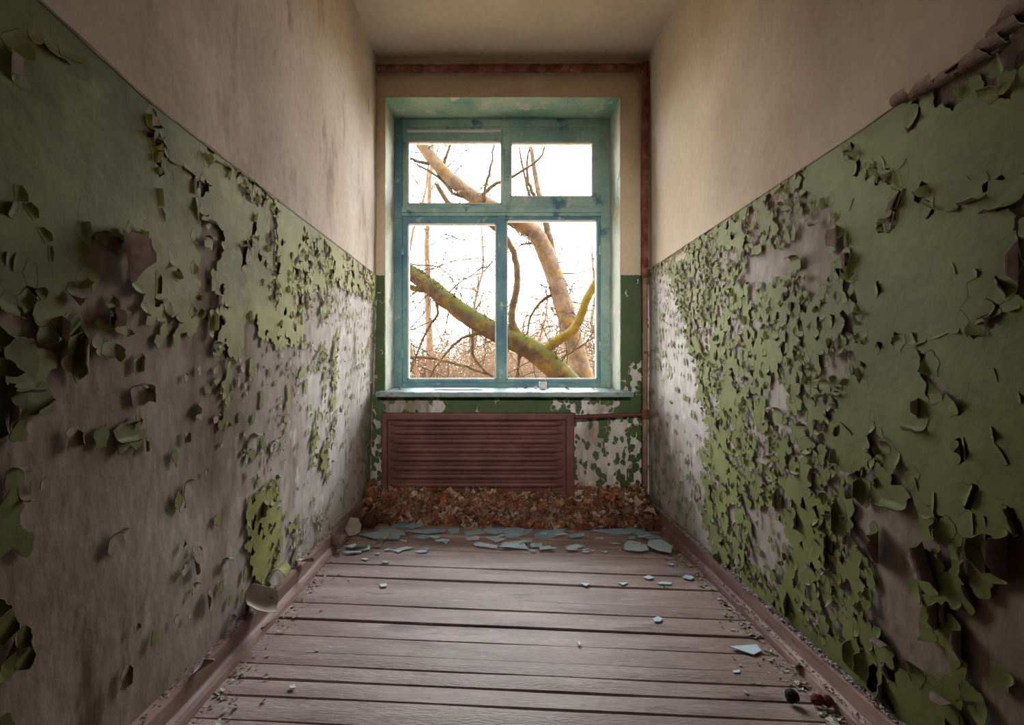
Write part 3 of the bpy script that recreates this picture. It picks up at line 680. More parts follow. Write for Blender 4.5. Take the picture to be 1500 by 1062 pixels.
# ------------------------------------------------------------------ window
win = empty('window_1', (0, YF, OZ0)); tag(win, 'teal wooden window with four panes of peeling paint', kind='structure')
def wpart(b, name, m, parent=win, bev=.003):
    o = b.obj(name, m, parent); o.matrix_parent_inverse = Matrix.Translation((0, -YF, -OZ0)) if parent is win else Matrix.Identity(4)
    if bev: bevel(o, bev)
    return o
G = dict(UL=(-.612,.033,2.023,2.453), UR=(.093,.654,2.065,2.439), LL=(-.612,-.005,.822,1.892), LR=(.065,.687,.822,1.915))
b = MB(); b.box(OX0, -.645, YF, YF+.06, .765, OZ1); wpart(b, 'jamb', M['blue'])
b = MB(); b.box(.705, OX1, YF, YF+.06, .765, OZ1); wpart(b, 'jamb', M['teal'])
b = MB(); b.box(-.645, .705, YF, YF+.06, 2.515, OZ1); b.box(-.60, .66, YF-.012, YF, 2.54, 2.585); wpart(b, 'head_rail', M['teal'])
b = MB(); b.box(-.645, .705, YF, YF+.06, .765, .80); wpart(b, 'bottom_rail', M['blue'])
b = MB(); b.box(-.645, .705, YF-.006, YF+.06, 1.935, 2.0); b.box(-.645, .705, YF-.018, YF-.006, 1.955, 1.985); wpart(b, 'transom', M['teal'])
b = MB(); b.box(.038, .088, YF-.008, YF+.06, 2.0, 2.515); wpart(b, 'mullion', M['teal'])
b = MB(); b.box(.005, .055, YF-.008, YF+.06, .80, 1.935); wpart(b, 'mullion', M['blue'])
outer = dict(UL=(-.645,.038,2.0,2.515), UR=(.088,.705,2.0,2.515), LL=(-.645,.005,.80,1.935), LR=(.055,.705,.80,1.935))
for k in ('UL', 'UR', 'LL', 'LR'):
    gx0, gx1, gz0, gz1 = G[k]; ox0, ox1, oz0, oz1 = outer[k]
    ya, yb_ = (YF+.012, YF+.055) if k != 'UR' else (YF-.004, YF+.05)
    b = MB(); b.box(ox0, gx0, ya, yb_, oz0, oz1); b.box(gx1, ox1, ya, yb_, oz0, oz1); b.box(gx0, gx1, ya, yb_, oz0, gz0); b.box(gx0, gx1, ya, yb_, gz1, oz1)
    s_ = wpart(b, 'sash', M['blue' if k[0] == 'L' else 'teal'], bev=.002)
    b = MB(); t = .009
    for q in ((gx0-t*.2, gx0+t, gz0, gz1), (gx1-t, gx1+t*.2, gz0, gz1), (gx0, gx1, gz0-t*.2, gz0+t), (gx0, gx1, gz1-t, gz1+t*.2)): b.box(q[0], q[1], ya+.006, yb_-.002, q[2], q[3])
    p_ = b.obj('putty_bead', M['white'], s_)
    b = MB(); b.box(gx0-.004, gx1+.004, ya+.022, ya+.025, gz0-.004, gz1+.004); b.obj('glass_pane', M['glass'], s_)
# white lip above the upper left light, hinges, catches
b = MB(); b.box(-.612, .03, YF-.004, YF+.02, 2.508, 2.522); wpart(b, 'drip_lip', M['white'], bev=.002)
for (x, z) in ((.70, 2.44), (.70, 2.10), (.70, 1.7), (.70, 1.05), (-.642, 1.7), (-.642, 1.0)):
    b = MB(); b.tube([(x, YF-.010, z-.03), (x, YF-.010, z+.03)], .008, 8); wpart(b, 'hinge', M['teal'], bev=0)
for (x, z) in ((.03, 1.32), (.062, 2.2)):
    b = MB(); b.box(x-.008, x+.008, YF-.018, YF-.008, z-.03, z+.03); b.box(x-.006, x+.03, YF-.026, YF-.018, z-.006, z+.006); wpart(b, 'latch', M['teal'], bev=.002)
# sill
b = MB(); n = 40; prof = [(3.30, -.005), (3.262, .0), (2.905, -.014), (2.897, -.018), (2.896, -.042), (2.902, -.047), (3.02, -.047)]
for i in range(n+1):
    x = -.735+1.562*i/n
    for k, (y, z) in enumerate(prof):
        if i in (0, n) or 1: b.v.append((min(max(x, OX0+.003), OX1-.003) if y > 3.0 and y > 3.1 else x, y+.0015*noise.noise(Vector((x*9, k, 0))), .772+z+.0015*noise.noise(Vector((x*12, k, 5)))))
m_ = len(prof)
for i in range(n):
    for k in range(m_-1): b.f.append((i*m_+k, i*m_+k+1, (i+1)*m_+k+1, (i+1)*m_+k)); b.m.append(0)
b.f.append(tuple(range(m_))[::-1]); b.m.append(0); b.f.append(tuple(n*m_+k for k in range(m_))); b.m.append(0)
M['sill'] = mat('sill_paint', [(100,124,126),(126,146,144),(148,158,152)], 5, .45, .25, 50, .4, 6, (1,3,1), spots=[((116,86,72), 9, .60, .05, (.5,1,1)), ((84,116,112), 6, .6, .08)], fine=.14)
o = b.obj('window_sill', M['sill'], win, smooth=False); o.matrix_parent_inverse = Matrix.Translation((0, -YF, -OZ0))

# ------------------------------------------------------------------ radiator and pipes
RY = 2.86
rad = empty('radiator', (-.11, RY, .0)); tag(rad, 'dark red ribbed panel radiator under the window sill', 'radiator')
def rpart(b, name, m, bev=.004, smooth=False):
    o = b.obj(name, m, rad, smooth); o.matrix_parent_inverse = Matrix.Translation((.11, -RY, 0))
    if bev: bevel(o, bev, 3)
    return o
rx0, rx1, rz0, rz1 = -.688, .462, .11, .636
b = MB(); b.box(rx0, rx1, RY, RY+.05, rz0, rz1-.005); rpart(b, 'body_panel', M['rad'], .012)
for nm, q in (('frame_rail', (rx0+.01, rx1-.005, rz1-.045, rz1)), ('frame_rail', (rx0+.01, rx1-.005, rz0, rz0+.02)), ('frame_stile', (rx0, rx0+.035, rz0, rz1)), ('frame_stile', (rx1-.052, rx1, rz0, rz1))):
    b = MB(); e_ = .0025 if 'stile' in nm else 0; b.box(q[0], q[1], RY-.018-e_, RY+.02-e_, q[2], q[3]); rpart(b, nm, M['rad'], .010)
for i, py in enumerate((621, 633, 646.5, 659.5, 672.5, 686, 698.5, 711)):
    z = CAMZ-(py-CY)*(RY-.01)/F
    b = MB(); n = 20
    xa, xb = rx0+.046, rx1-.062-(.02 if i == 4 else 0)
    ring = [(math.cos(PI*k/10), math.sin(PI*k/10)) for k in range(11)]
    for j in range(n+1):
        t = j/n; x = xa+(xb-xa)*t; e = min(1, min(t, 1-t)*22)**.5*.6+.4 if 0 < t < 1 else .05
        for c_, s_ in ring: b.v.append((x, RY+.002-s_*.017*e, z+c_*.019*(.5+.5*e)))
    for j in range(n):
        for k in range(10): b.f.append((j*11+k, j*11+k+1, (j+1)*11+k+1, (j+1)*11+k)); b.m.append(0)
    rpart(b, 'rib', M['rad'], 0, True)
for x in (-.45, .2):
    b = MB(); b.box(x-.015, x+.015, RY+.04, D-.002, .50, .53); rpart(b, 'wall_bracket', M['rad'], .002)
PY_ = 2.962
pp = empty('heating_pipe', (.925, PY_, 0)); tag(pp, 'rusty heating pipe up the right corner and across above the window', 'pipe')
def ppart(b, name, m):
    o = b.obj(name, m, pp, True); o.matrix_parent_inverse = Matrix.Translation((-.925, -PY_, 0)); return o
def rough_tube(p, q, r, n, seed, amp=.15):
    p, q = Vector(p), Vector(q); b = MB(); pts = [p.lerp(q, i/n) for i in range(n+1)]
    b.tube(pts, [r*(1+amp*noise.noise(Vector((i*.9, seed, 0)))) for i in range(n+1)], 12)
    return b
ppart(rough_tube((.917,PY_,1.46), (.917,PY_,2.763), .021, 40, 1), 'riser', M['rust'])
ppart(rough_tube((.917,PY_,-.01), (.917,PY_,1.46), .017, 40, 2, .1), 'riser', M['pipe'])
ppart(rough_tube((-.745,PY_,2.757), (.917,PY_,2.763), .024, 70, 3, .2), 'header', M['rust'])
ppart(rough_tube((.468,RY+.025,.607), (.917,PY_,.616), .013, 24, 4, .08), 'radiator_branch', M['rad'])
for x, z in ((.917,.616), (.917,2.763)):
    b = MB(); b.tube([(x, PY_, z-.03), (x, PY_, z+.03)], .024, 12); ppart(b, 'coupling', M['rust'])
for z in (1.0, 1.9):
    b = MB(); b.box(.905, .93, PY_-.024, D, z-.008, z+.008); ppart(b, 'pipe_clip', M['rust'])

# ------------------------------------------------------------------ leaves under the radiator
def leaf_mesh(k, rng):
    """ovate leaf with toothed edge, folded on the midrib and curled, with a stem"""
    b = MB(); n = 6; wd = rng.uniform(.28, .42); fold = rng.uniform(.1, .9); cu = rng.uniform(-1.6, 2.2); L = 1.0
    lob = rng.uniform(0, .25); tw = rng.uniform(-.8, .8)
    def P(t, s):
        y = t-.5; wv = wd*math.sin(PI*min(1, t*.93+.05))**.8*(1+lob*math.sin(t*19+s*2)); x = s*wv
        z = abs(x)*fold; a = cu*y
        x2 = x*math.cos(tw*y)-z*math.sin(tw*y); z = x*math.sin(tw*y)+z*math.cos(tw*y)
        if abs(cu) > .05: yy = (1/cu+z*.0)*math.sin(a); zz = z*math.cos(a)+(1-math.cos(a))/cu; yy -= z*math.sin(a)
        else: yy, zz = y, z
        return (x2, yy, zz)
    for i in range(n+1):
        for s in (-1, -.5, 0, .5, 1): b.v.append(P(i/n, s))
    for i in range(n):
        for j in range(4): b.f.append((i*5+j, i*5+j+1, (i+1)*5+j+1, (i+1)*5+j)); b.m.append(0)
    p0 = Vector(P(0, 0)); b.tube([p0, p0+Vector((.02, -.15, .03)), p0+Vector((rng.uniform(-.1,.1), -.32, .1))], .014, 3)
    return b
lrng = random.Random(5)
protos = []
for k in range(18):
    b = leaf_mesh(k, lrng); protos.append((b, b.mesh('fallen_leaf', M['leaf%d' % (k % 6)], True)))
pile_edge = lambda x: 2.655+.03*noise.noise(Vector((x*5, 0, 0)))+.015*noise.noise(Vector((x*17, 2, 0)))
def pile_h(x, y):
    e = pile_edge(x); t = (y-e)/.22
    if t < 0: return 0
    h = .165*min(1, t)**.8*(1 if x < .45 else .93)
    return h*(1+.12*noise.noise(Vector((x*6, y*6, 3))))
b = MB(); nx_, ny_ = 70, 14
for i in range(nx_+1):
    for j in range(ny_+1):
        x = -.775+1.69*i/nx_; y = 2.64+(2.99-2.64)*j/ny_
        b.v.append((x, y, fz(x)+pile_h(x, y)-.022+.008*noise.noise(Vector((x*40, y*40, 0)))))
for i in range(nx_):
    for j in range(ny_): b.f.append((i*(ny_+1)+j, (i+1)*(ny_+1)+j, (i+1)*(ny_+1)+j+1, i*(ny_+1)+j+1)); b.m.append(0)
litter = b
leaves = []
for k in range(2600):
    x = lrng.uniform(-.76, .90); y = lrng.uniform(2.63, 2.95)
    h = pile_h(x, y)
    if h <= 0 and lrng.random() < .85: continue
    if y > RY-.03 and rx0-.02 < x < rx1+.02 and h+fz(x) > rz0-.03: 
        if lrng.random() < .8: y = lrng.uniform(2.64, RY-.04); h = pile_h(x, y)
    z = fz(x)+max(.006, h-.02+lrng.uniform(-.015, .022))
    s_ = lrng.uniform(.042, .085)
    leaves.append((x, y, z, s_, lrng.uniform(0, 2*PI), lrng.gauss(0, .85), lrng.gauss(0, .85), lrng.randrange(18)))
# the 300 that lie on top towards the room
leaves.sort(key=lambda t: -(t[2]-fz(t[0])-pile_h(t[0], t[1])+t[3]*.3))
for i, (x, y, z, s_, rz_, rx_, ry_, k) in enumerate(leaves):
    mt = Matrix.Translation((x, y, z)) @ Matrix.Rotation(rz_, 4, 'Z') @ Matrix.Rotation(rx_, 4, 'X') @ Matrix.Rotation(ry_, 4, 'Y') @ Matrix.Scale(s_, 4)
    if i < 300:
        o = link('fallen_leaf', protos[k][1]); o.matrix_world = mt
        tag(o, 'dry brown curled leaf on the heap of leaves below the radiator', 'leaf', 'dead leaves heaped under the radiator')
    else:
        pb = protos[k][0]; base = len(litter.v)
        litter.v += [tuple(mt @ Vector(p)) for p in pb.v]; litter.f += [tuple(q+base for q in f) for f in pb.f]; litter.m += [1+k % 6]*len(pb.f)
tag(litter.obj('leaf_litter', [M['litter']]+[M['leaf%d' % i] for i in range(6)], smooth=True), 'thick bed of dead brown leaves heaped below the radiator', 'leaves', kind='stuff')

# ------------------------------------------------------------------ broken glass on the boards
def on_floor(px, py):
    z = 0.
    for _ in range(4):
        Y = F*(CAMZ-z)/(py-CY); x = (px-CX)*Y/F; z = fz(x)
    return Vector((x, Y, z))
def r4(*p): return [(470+x/5.172, 680+y/5.172) for x, y in p]
def r5(*p): return [(740+x/4.6875, 680+y/4.6875) for x, y in p]
def r7(*p): return [(800+x/3., 800+y/3.) for x, y in p]
rel_g = 'shard of dusty pale blue glass among the broken glass before the leaf heap'
sh = [(r5((200,490),(240,470),(340,458),(372,472),(330,512),(205,515)),1,None), (r5((345,458),(420,455),(395,488),(340,512)),1,None),
 (r5((815,562),(835,538),(862,532),(932,548),(935,560),(870,572),(820,574)),0,'rounded glass piece uppermost of the cluster by the right skirting'), (r5((815,582),(900,570),(965,560),(985,600),(930,612),(820,602)),0,'broad glass piece with split edge in the cluster by the right skirting'),
 (r5((985,540),(1070,530),(1150,580),(1138,628),(1040,610),(975,575)),0,'largest pale blue glass sheet, touching the debris by right skirting'),
 (r5((590,462),(840,445),(930,462),(840,488),(700,478)),1,None),(r5((850,448),(1000,446),(930,478),(860,472)),1,None),(r5((930,480),(985,500),(1075,520),(985,532),(880,492)),1,None),
 (r5((0,462),(190,455),(150,488),(0,486)),1,None),(r5((0,492),(130,492),(90,515),(0,515)),1,None),(r5((0,545),(120,540),(160,590),(60,582),(0,572)),0,None),(r5((108,532),(190,530),(180,546),(115,549)),0,None),
 (r5((170,560),(250,548),(256,572),(180,576)),0,None),(r5((230,580),(308,574),(324,590),(240,600)),0,None),(r5((155,596),(216,598),(198,608)),0,None),
 (r5((410,576),(490,556),(546,568),(520,579)),0,None),(r5((412,590),(480,584),(496,598),(440,603)),0,None),(r5((525,606),(586,606),(555,618)),0,None),(r5((580,597),(614,600),(600,606)),0,None),(r5((658,605),(704,606),(690,616)),0,None),
 (r5((945,786),(985,772),(1026,790),(985,801)),0,'small domed glass chip on bare boards nearest the middle right'),(r5((1213,786),(1240,770),(1262,768),(1302,790),(1270,804)),0,'small rounded glass chip beside the debris at right skirting'),
 (r5((1040,824),(1080,818),(1142,822),(1140,837),(1060,834)),0,'narrow oblong glass sliver on the boards near the right skirting'),(r5((508,824),(586,830),(556,848)),0,'small arrow shaped glass chip on the boards in mid floor'),(r5((773,826),(845,822),(838,830),(808,840)),0,'small notched glass chip just right of mid floor'),
 (r5((845,510),(890,506),(896,525),(848,526)),1,None),(r5((1110,690),(1162,692),(1150,703)),0,None),(r5((716,545),(792,550),(745,556)),0,None),(r5((430,500),(540,490),(545,510),(450,522)),1,None),(r5((905,515),(955,513),(950,522),(910,523)),0,None),
 (r4((440,505),(540,495),(620,512),(640,545),(440,545)),1,'thick grey blue oblong sheet left of the glass scatter'),(r4((540,468),(620,450),(700,458),(640,490)),1,None),(r4((700,455),(772,456),(770,480),(690,502),(650,490)),1,None),(r4((955,505),(1050,495),(1046,524),(990,536)),1,None),
 (r4((1090,522),(1200,505),(1240,528),(1100,546)),1,None),(r4((1095,572),(1180,552),(1205,562),(1195,580),(1110,583)),0,None),(r4((1230,502),(1400,500),(1380,530),(1320,545),(1240,528)),1,None),(r4((1405,500),(1540,505),(1520,552),(1380,540)),1,None),
 (r4((1250,562),(1320,555),(1400,575),(1330,599)),0,None),(r4((1158,612),(1200,600),(1340,626),(1330,646),(1280,640),(1172,626)),0,None),(r4((1362,622),(1400,604),(1500,618),(1500,650),(1420,642)),0,None),
 (r4((545,662),(640,635),(705,640),(620,660),(590,679)),0,'jagged white blue glass splinter on boards at left of scatter'),(r4((713,668),(760,660),(806,661),(800,675),(740,679)),0,None),(r4((303,728),(340,720),(366,728),(340,739)),0,None),(r4((452,751),(490,745),(522,748),(500,757)),0,None),(r4((402,686),(446,682),(440,693)),0,None),
 (r4((698,562),(780,545),(832,560),(770,579)),1,None),(r4((840,562),(880,544),(902,560),(870,576)),0,None),(r4((928,596),(962,598),(950,613)),0,None),(r4((260,656),(300,630),(370,624),(372,655),(280,671)),0,None),(r4((285,545),(435,522),(440,545),(600,556),(590,585),(400,576)),1,'long grey glass sheet under the oblong one at left'),
 (r4((640,522),(800,510),(950,512),(940,530),(800,546)),1,None),(r4((170,640),(250,620),(330,628),(240,650)),0,None),(r4((170,680),(300,672),(310,684),(200,690)),0,None),
 ([(1068,950),(1108,947),(1116,956),(1104,962)],0,'long triangular glass shard lying alone near the right skirting'),(r7((470,326),(490,317),(512,325),(501,340),(476,339)),0,'six sided glass chip alone on the boards at right'),(r7((133,430),(152,429),(153,437),(147,446)),2,'bright white chip alone in the middle of the near boards'),(r7((820,558),(850,553),(852,565),(824,566)),0,None),
 (r7((660,468-460),(700,470-460),(690,480-460)),0,None),([(556,858),(566,857),(567,861),(558,862)],2,'small white chip alone on the boards at left'),([(423,1008),(432,1006),(433,1011),(425,1012)],2,'small white chip nearest the left front skirting')]
mid_extra = random.Random(77)
for _ in range(22):
    cx_ = mid_extra.uniform(560, 960); cy_ = mid_extra.uniform(782, 808); a = mid_extra.uniform(5, 12)
    sh.append(([(cx_+a*math.cos(t)*1.1, cy_+a*.22*math.sin(t)) for t in sorted(mid_extra.uniform(0, 6.28) for _ in range(5))], mid_extra.choice((0, 0, 1)), None))
ORD = 'first second third fourth fifth sixth seventh eighth ninth tenth eleventh twelfth thirteenth fourteenth fifteenth sixteenth seventeenth eighteenth nineteenth twentieth'.split()
def ordn(i): return ORD[i] if i < 20 else 'twenty-'+ORD[i-20]
rows = {}
for t in sh:
    cy_ = sum(p[1] for p in t[0])/len(t[0])
    if not t[2]: rows.setdefault('touching the leaf heap' if cy_ < 783 else ('in the second row' if cy_ < 795 else ('in the third row' if cy_ < 805 else 'loose in front of the rows')), []).append(t)
newl = {}
for rn, L_ in rows.items():
    L_.sort(key=lambda t: sum(p[0] for p in t[0])/len(t[0]))
    for i, t in enumerate(L_): newl[id(t)] = '%s glass shard from the left %s' % (ordn(i), rn)
sh = [(t[0], t[1], t[2] or newl[id(t)]) for t in sh]
placed = []
for poly, kind, lab in sh:
    P3 = [on_floor(*p) for p in poly]
    c = sum(P3, Vector())/len(P3)
    rad_ = max((p-c).length for p in P3)
    lay = 0
    for (c2, r2, l2) in placed:
        if (c-c2).length < (rad_+r2)*.75: lay = max(lay, l2+1)
    placed.append((c, rad_, lay))
    area = sum(P3[i].x*P3[(i+1) % len(P3)].y-P3[(i+1) % len(P3)].x*P3[i].y for i in range(len(P3)))
    if area < 0: P3 = P3[::-1]
    b = MB(); n = len(P3); th = .003; tx, ty = (R.uniform(-.012, .012) if lay else 0), (R.uniform(-.012, .012) if lay else 0)
    q = [p-c for p in P3]; q = [Vector((p.x, p.y, p.z+p.x*tx+p.y*ty)) for p in q]
    b.face([p+Vector((0,0,th)) for p in q]); b.face([p for p in q[::-1]])
    for i in range(n): a_, d_ = q[i], q[(i+1) % n]; b.face([a_, d_, d_+Vector((0,0,th)), a_+Vector((0,0,th))])
    o = b.obj('glass_shard', M['shard' if kind == 0 else ('shard_d' if kind == 1 else 'white')], loc=c+Vector((0,0,.0045+lay*.0036)))
    tag(o, lab or rel_g, 'glass', 'broken glass on the boards')

# ------------------------------------------------------------------ paint chips and curls on the floor and skirtings
def curl_piece(name, loc, w_, h_, curl, rot, mats, seed, pts=9, t0f=.1, ang=None, lift=.0):
    rng = random.Random(seed); poly = []
    for k in range(pts):
        t = 2*PI*k/pts; r = rng.uniform(.75, 1.15); e = lambda x: math.copysign(abs(x)**.7, x)
        poly.append((e(math.cos(t))*w_/2*r, e(math.sin(t))*h_/2*r))
    m = flake_mesh(poly, (0, 0), rng.uniform(0, 6.28) if ang is None else ang, t0f, curl, 8, thick=.0022, lift=0, twist=rng.uniform(-.2, .2))
    E = Matrix.Rotation(rot[2], 3, 'Z') @ Matrix.Rotation(rot[1], 3, 'Y') @ Matrix.Rotation(rot[0], 3, 'X')
    m.v = [tuple(E @ Vector(p)) for p in m.v]
    zmin = min(p[2] for p in m.v)
    o = m.obj(name, mats, None, False, Vector(loc)-Vector((0, 0, zmin)))
    return o
cm = [M['plchip'], M['back'], M['rim']]
for k, (px, py, w_, h_, cu, rot, lab) in enumerate([
    (372,925,.10,.09,2.8,(.9,.4,.2),'large curl of fallen wall coating on left skirting below green patch'),
    (350,944,.12,.10,2.2,(.3,.6,1.2),'wide curled sheet of coating slumped over left skirting'),
    (330,965,.06,.06,2.6,(.5,.2,.4),'small rolled coating scrap below the wide curled sheet'),
    (493,806,.10,.09,1.6,(1.3,.2,-.5),'folded pale paint sheet standing at the end of left skirting'),
    (513,782,.13,.11,1.4,(.9,-.3,.3),'pale bent sheet leaning in the corner left of the leaf heap'),
    (528,806,.09,.06,1.5,(.1,.2,.8),'flat curled brown edged scrap beside the glass at left'),
    (555,800,.07,.05,1.4,(.1,.1,.2),'curled scrap lying right of the folded sheet by the glass'),
    (560,790,.10,.05,1.2,(.05,.1,.1),'low curled strip in front of the leaf heap at left'),
    (252,1030,.06,.05,2.6,(.7,.3,.3),'rolled scrap on the near end of the left skirting'),
    (432,860,.07,.05,2.2,(.6,.3,1.),'curled scrap on left skirting past the green patch'),
    (1060,860,.05,.04,2.4,(.6,.3,1.),'dark curled scrap resting on the right skirting'),
    (1170,985,.05,.04,2.2,(.3,.3,.4),'pale curl on boards by the near right skirting'),
    (1188,960-4,.04,.03,2.0,(.3,.3,.4),'little dark curl beside the long glass shard')]):
    p = on_floor(px, py)
    mats = cm if k not in (5, 6, 10, 12) else [M['back'], M['chip'], M['rim']]
    lim = xl(0)+.05
    dz = 0
    if k in (0, 1, 8, 9): p = Vector((xl(.1)+.035, p.y+.01, 0)); dz = .085+fz(p.x)-p.z
    if k == 10: p = Vector((XR-.02, p.y+.05, 0)); dz = .09+fz(p.x)
    tag(curl_piece('paint_curl', (p.x, p.y, p.z+.002+dz), w_, h_, cu, rot, mats, 40+k, ang=1.2 if k in (0, 1) else None), lab, 'paint curl', 'curled paint sheets fallen along the walls')
# loose chips along both skirtings
chip_protos = []
for k in range(10):
    rng = random.Random(200+k); n = rng.choice((5, 6, 7)); poly = [(.5*rng.uniform(.6, 1.1)*math.cos(2*PI*i/n), .5*rng.uniform(.5, 1.0)*math.sin(2*PI*i/n)) for i in range(n)]
    m = flake_mesh(poly, (0, 0), rng.uniform(0, 6.28), .2, rng.uniform(.5, 1.9), 3, thick=.05, lift=0)
    zmin = min(p[2] for p in m.v); m.v = [(p[0], p[1], p[2]-zmin) for p in m.v]
    chip_protos.append(m.mesh('paint_chip', [M['chip' if k % 3 else 'chipg'], M['back'], M['rim']]))
crng = random.Random(9)
for k in range(230):
    right = k < 150
    y = 1.12+(2.62-1.12)*crng.random()**1.1; d = abs(crng.gauss(0, .03)) if crng.random() < .85 else crng.uniform(0, .2)
    x = (XR-.046-.012-d) if right else (xl(0)+.055+d)
    s_ = crng.uniform(.010, .026)*(1 if right else .85)
    o = link('paint_chip', chip_protos[crng.randrange(10)], None, (x, y, fz(x)+.003)); o.scale = (s_, s_, s_*.8); o.rotation_euler = (0, 0, crng.uniform(0, 6.28))
    tag(o, 'small pale curled paint chip on the boards along the %s skirting' % ('right' if right else 'left'), 'paint chip', 'paint chips along the %s skirting' % ('right' if right else 'left'))
# grit on the ledge of the right skirting and along the joints
b = MB()
def crumb(x, y, z, s_, rng):
    P = [Vector((rng.uniform(-1,1), rng.uniform(-1,1), rng.uniform(0, .9)))*s_ for _ in range(4)]
    P = [p+Vector((x, y, z)) for p in P]; i = len(b.v); b.v += [tuple(p) for p in P]
    for f in ((0,1,2),(0,3,1),(1,3,2),(0,2,3)): b.f.append(tuple(i+q for q in f)); b.m.append(0)
for k in range(6500):
    y = crng.uniform(.9, 2.8); r = crng.random()
    if r < .60: x = XR-crng.uniform(.0, .021); z = fz(x)+.0885
    elif r < .72: x = XR-crng.uniform(.02, .042); z = fz(x)+.03
    elif r < .86: x = XR-.044-abs(crng.gauss(0, .03)); z = fz(x)
    elif r < .94: x = xl(0)+.044+abs(crng.gauss(0, .03)); z = fz(x)
    else: x = xl(.08)+crng.uniform(0, .019); z = fz(x)+.0885
    crumb(x, y, z, crng.uniform(.002, .0075), crng)
tag(b.obj('plaster_crumbs', M['grit']), 'grey plaster crumbs scattered along the skirting boards', 'crumbs', kind='stuff')
# odd lumps
def lump(name, px, py, s_, m, seed, lab, cat, sq=(1,1,1), lift=0):
    p = on_floor(px, py); bm = bmesh.new(); bmesh.ops.create_icosphere(bm, subdivisions=3, radius=1)
    for v in bm.verts:
        d = 1+.25*noise.noise(v.co*1.6+Vector((seed, 0, 0)))+.1*noise.noise(v.co*5+Vector((seed, 3, 0)))
        v.co = Vector((v.co.x*sq[0], v.co.y*sq[1], v.co.z*sq[2]))*d*s_
    zm = min(v.co.z for v in bm.verts)
    me = bpy.data.meshes.new(name); bm.to_mesh(me); bm.free(); me.materials.append(m); me.polygons.foreach_set('use_smooth', [True]*len(me.polygons))
    o = link(name, me, None, (p.x, p.y, p.z-zm+.002+lift)); tag(o, lab, cat)
    return o
lump('charred_lump', 1160, 1030, .017, M['black'], 1, 'round black lump on the boards near right skirting', 'lump')
lump('dried_fruit', 1197, 1034, .016, M['redbrown'], 5, 'red brown withered fruit beside the black lump', 'fruit', (1,.8,.9))
lump('dried_fruit', 1212, 1036, .014, M['redbrown'], 8, 'smaller dark withered fruit touching the right skirting', 'fruit', (1,.9,1))
M['brick'] = mat('dark_brick', [(66,42,36),(88,58,48)], 14, .9, .6, 60)
o = lump('brick_fragment', 540, 774, .05, M['brick'], 12, 'dark brown brick fragment in the corner left of leaves', 'brick', (1,.8,.8))
for v in o.data.vertices:           # chip the lump into flat broken facets
    for a_, b_, c_, d_ in ((.7,.5,.5,.034), (-.6,.6,.5,.030), (.1,-.9,.4,.032), (-.5,-.6,.6,.034), (.2,.1,.97,.060), (.9,-.3,.2,.038), (-.95,.1,.3,.036)):
        n_ = Vector((a_, b_, c_)).normalized(); e_ = v.co.dot(n_)-d_
        if e_ > 0: v.co -= n_*e_
o.data.polygons.foreach_set('use_smooth', [False]*len(o.data.polygons))
# ------------------------------------------------------------------ things on the sill
def sillz(y): return .772 - .014*(3.262-y)/(3.262-2.905)+.001
b = MB(); n = 12
for i in range(n+1):
    t = i/n; x = -.40+.31*t
    for y in (3.02, 3.075): b.v.append((x, y+.004*math.sin(t*9), sillz(y)+.004+.004*math.sin(t*PI)))
for i in range(n): b.f.append((i*2, (i+1)*2, (i+1)*2+1, i*2+1)); b.m.append(0)
o = b.obj('glass_strip', M['white']); sm = o.modifiers.new('thickness', 'SOLIDIFY'); sm.thickness = .003
tag(o, 'long white strip lying at the left of the window sill', 'strip')
cup = MB(); prof = [(.0,.0),(.020,.0),(.023,.004),(.025,.045),(.022,.045),(.020,.006),(0,.006)]
for i in range(16):
    for r_, z in prof: cup.v.append((r_*math.cos(2*PI*i/16), r_*math.sin(2*PI*i/16), z))
m_ = len(prof)
for i in range(16):
    for k in range(m_-1):
        q = (i*m_+k, ((i+1) % 16)*m_+k, ((i+1) % 16)*m_+k+1, i*m_+k+1)
        cup.f.append(q); cup.m.append(0)
o = cup.obj('small_cup', M['white'], smooth=True, loc=(.295, 3.08, sillz(3.08)+.001)); tag(o, 'small white pot on the window sill', 'pot')
srng = random.Random(3)
sill_spots = [(.335,3.09,'pale curled flake right beside the white pot'),(.25,3.1,'pale curled flake left of the white pot'),(.2,3.12,'brownish flake on the sill between mullion and pot'),(.12,3.13,'flake on the sill just right of the mullion'),(-.62,3.06,'reddish flake in the left corner of the sill'),(.62,3.08,'flake toward the right end of the sill'),(.7,3.05,'flake in the right corner of the sill'),(.45,3.06,'flat pale flake on sill right of the pot')]
for k, (x, y, lab) in enumerate(sill_spots):
    mats = [M['redbrown']]*3 if k in (2, 4) else ([M['shard'], M['back'], M['rim']] if k % 2 else cm)
    tag(curl_piece('sill_flake', (x, y, sillz(y)+.001), srng.uniform(.03, .055), srng.uniform(.025, .04), srng.uniform(1, 2.2), (srng.uniform(0, .3), 0, srng.uniform(0, 6)), mats, 300+k), lab, 'paint flake', 'flakes on the window sill')

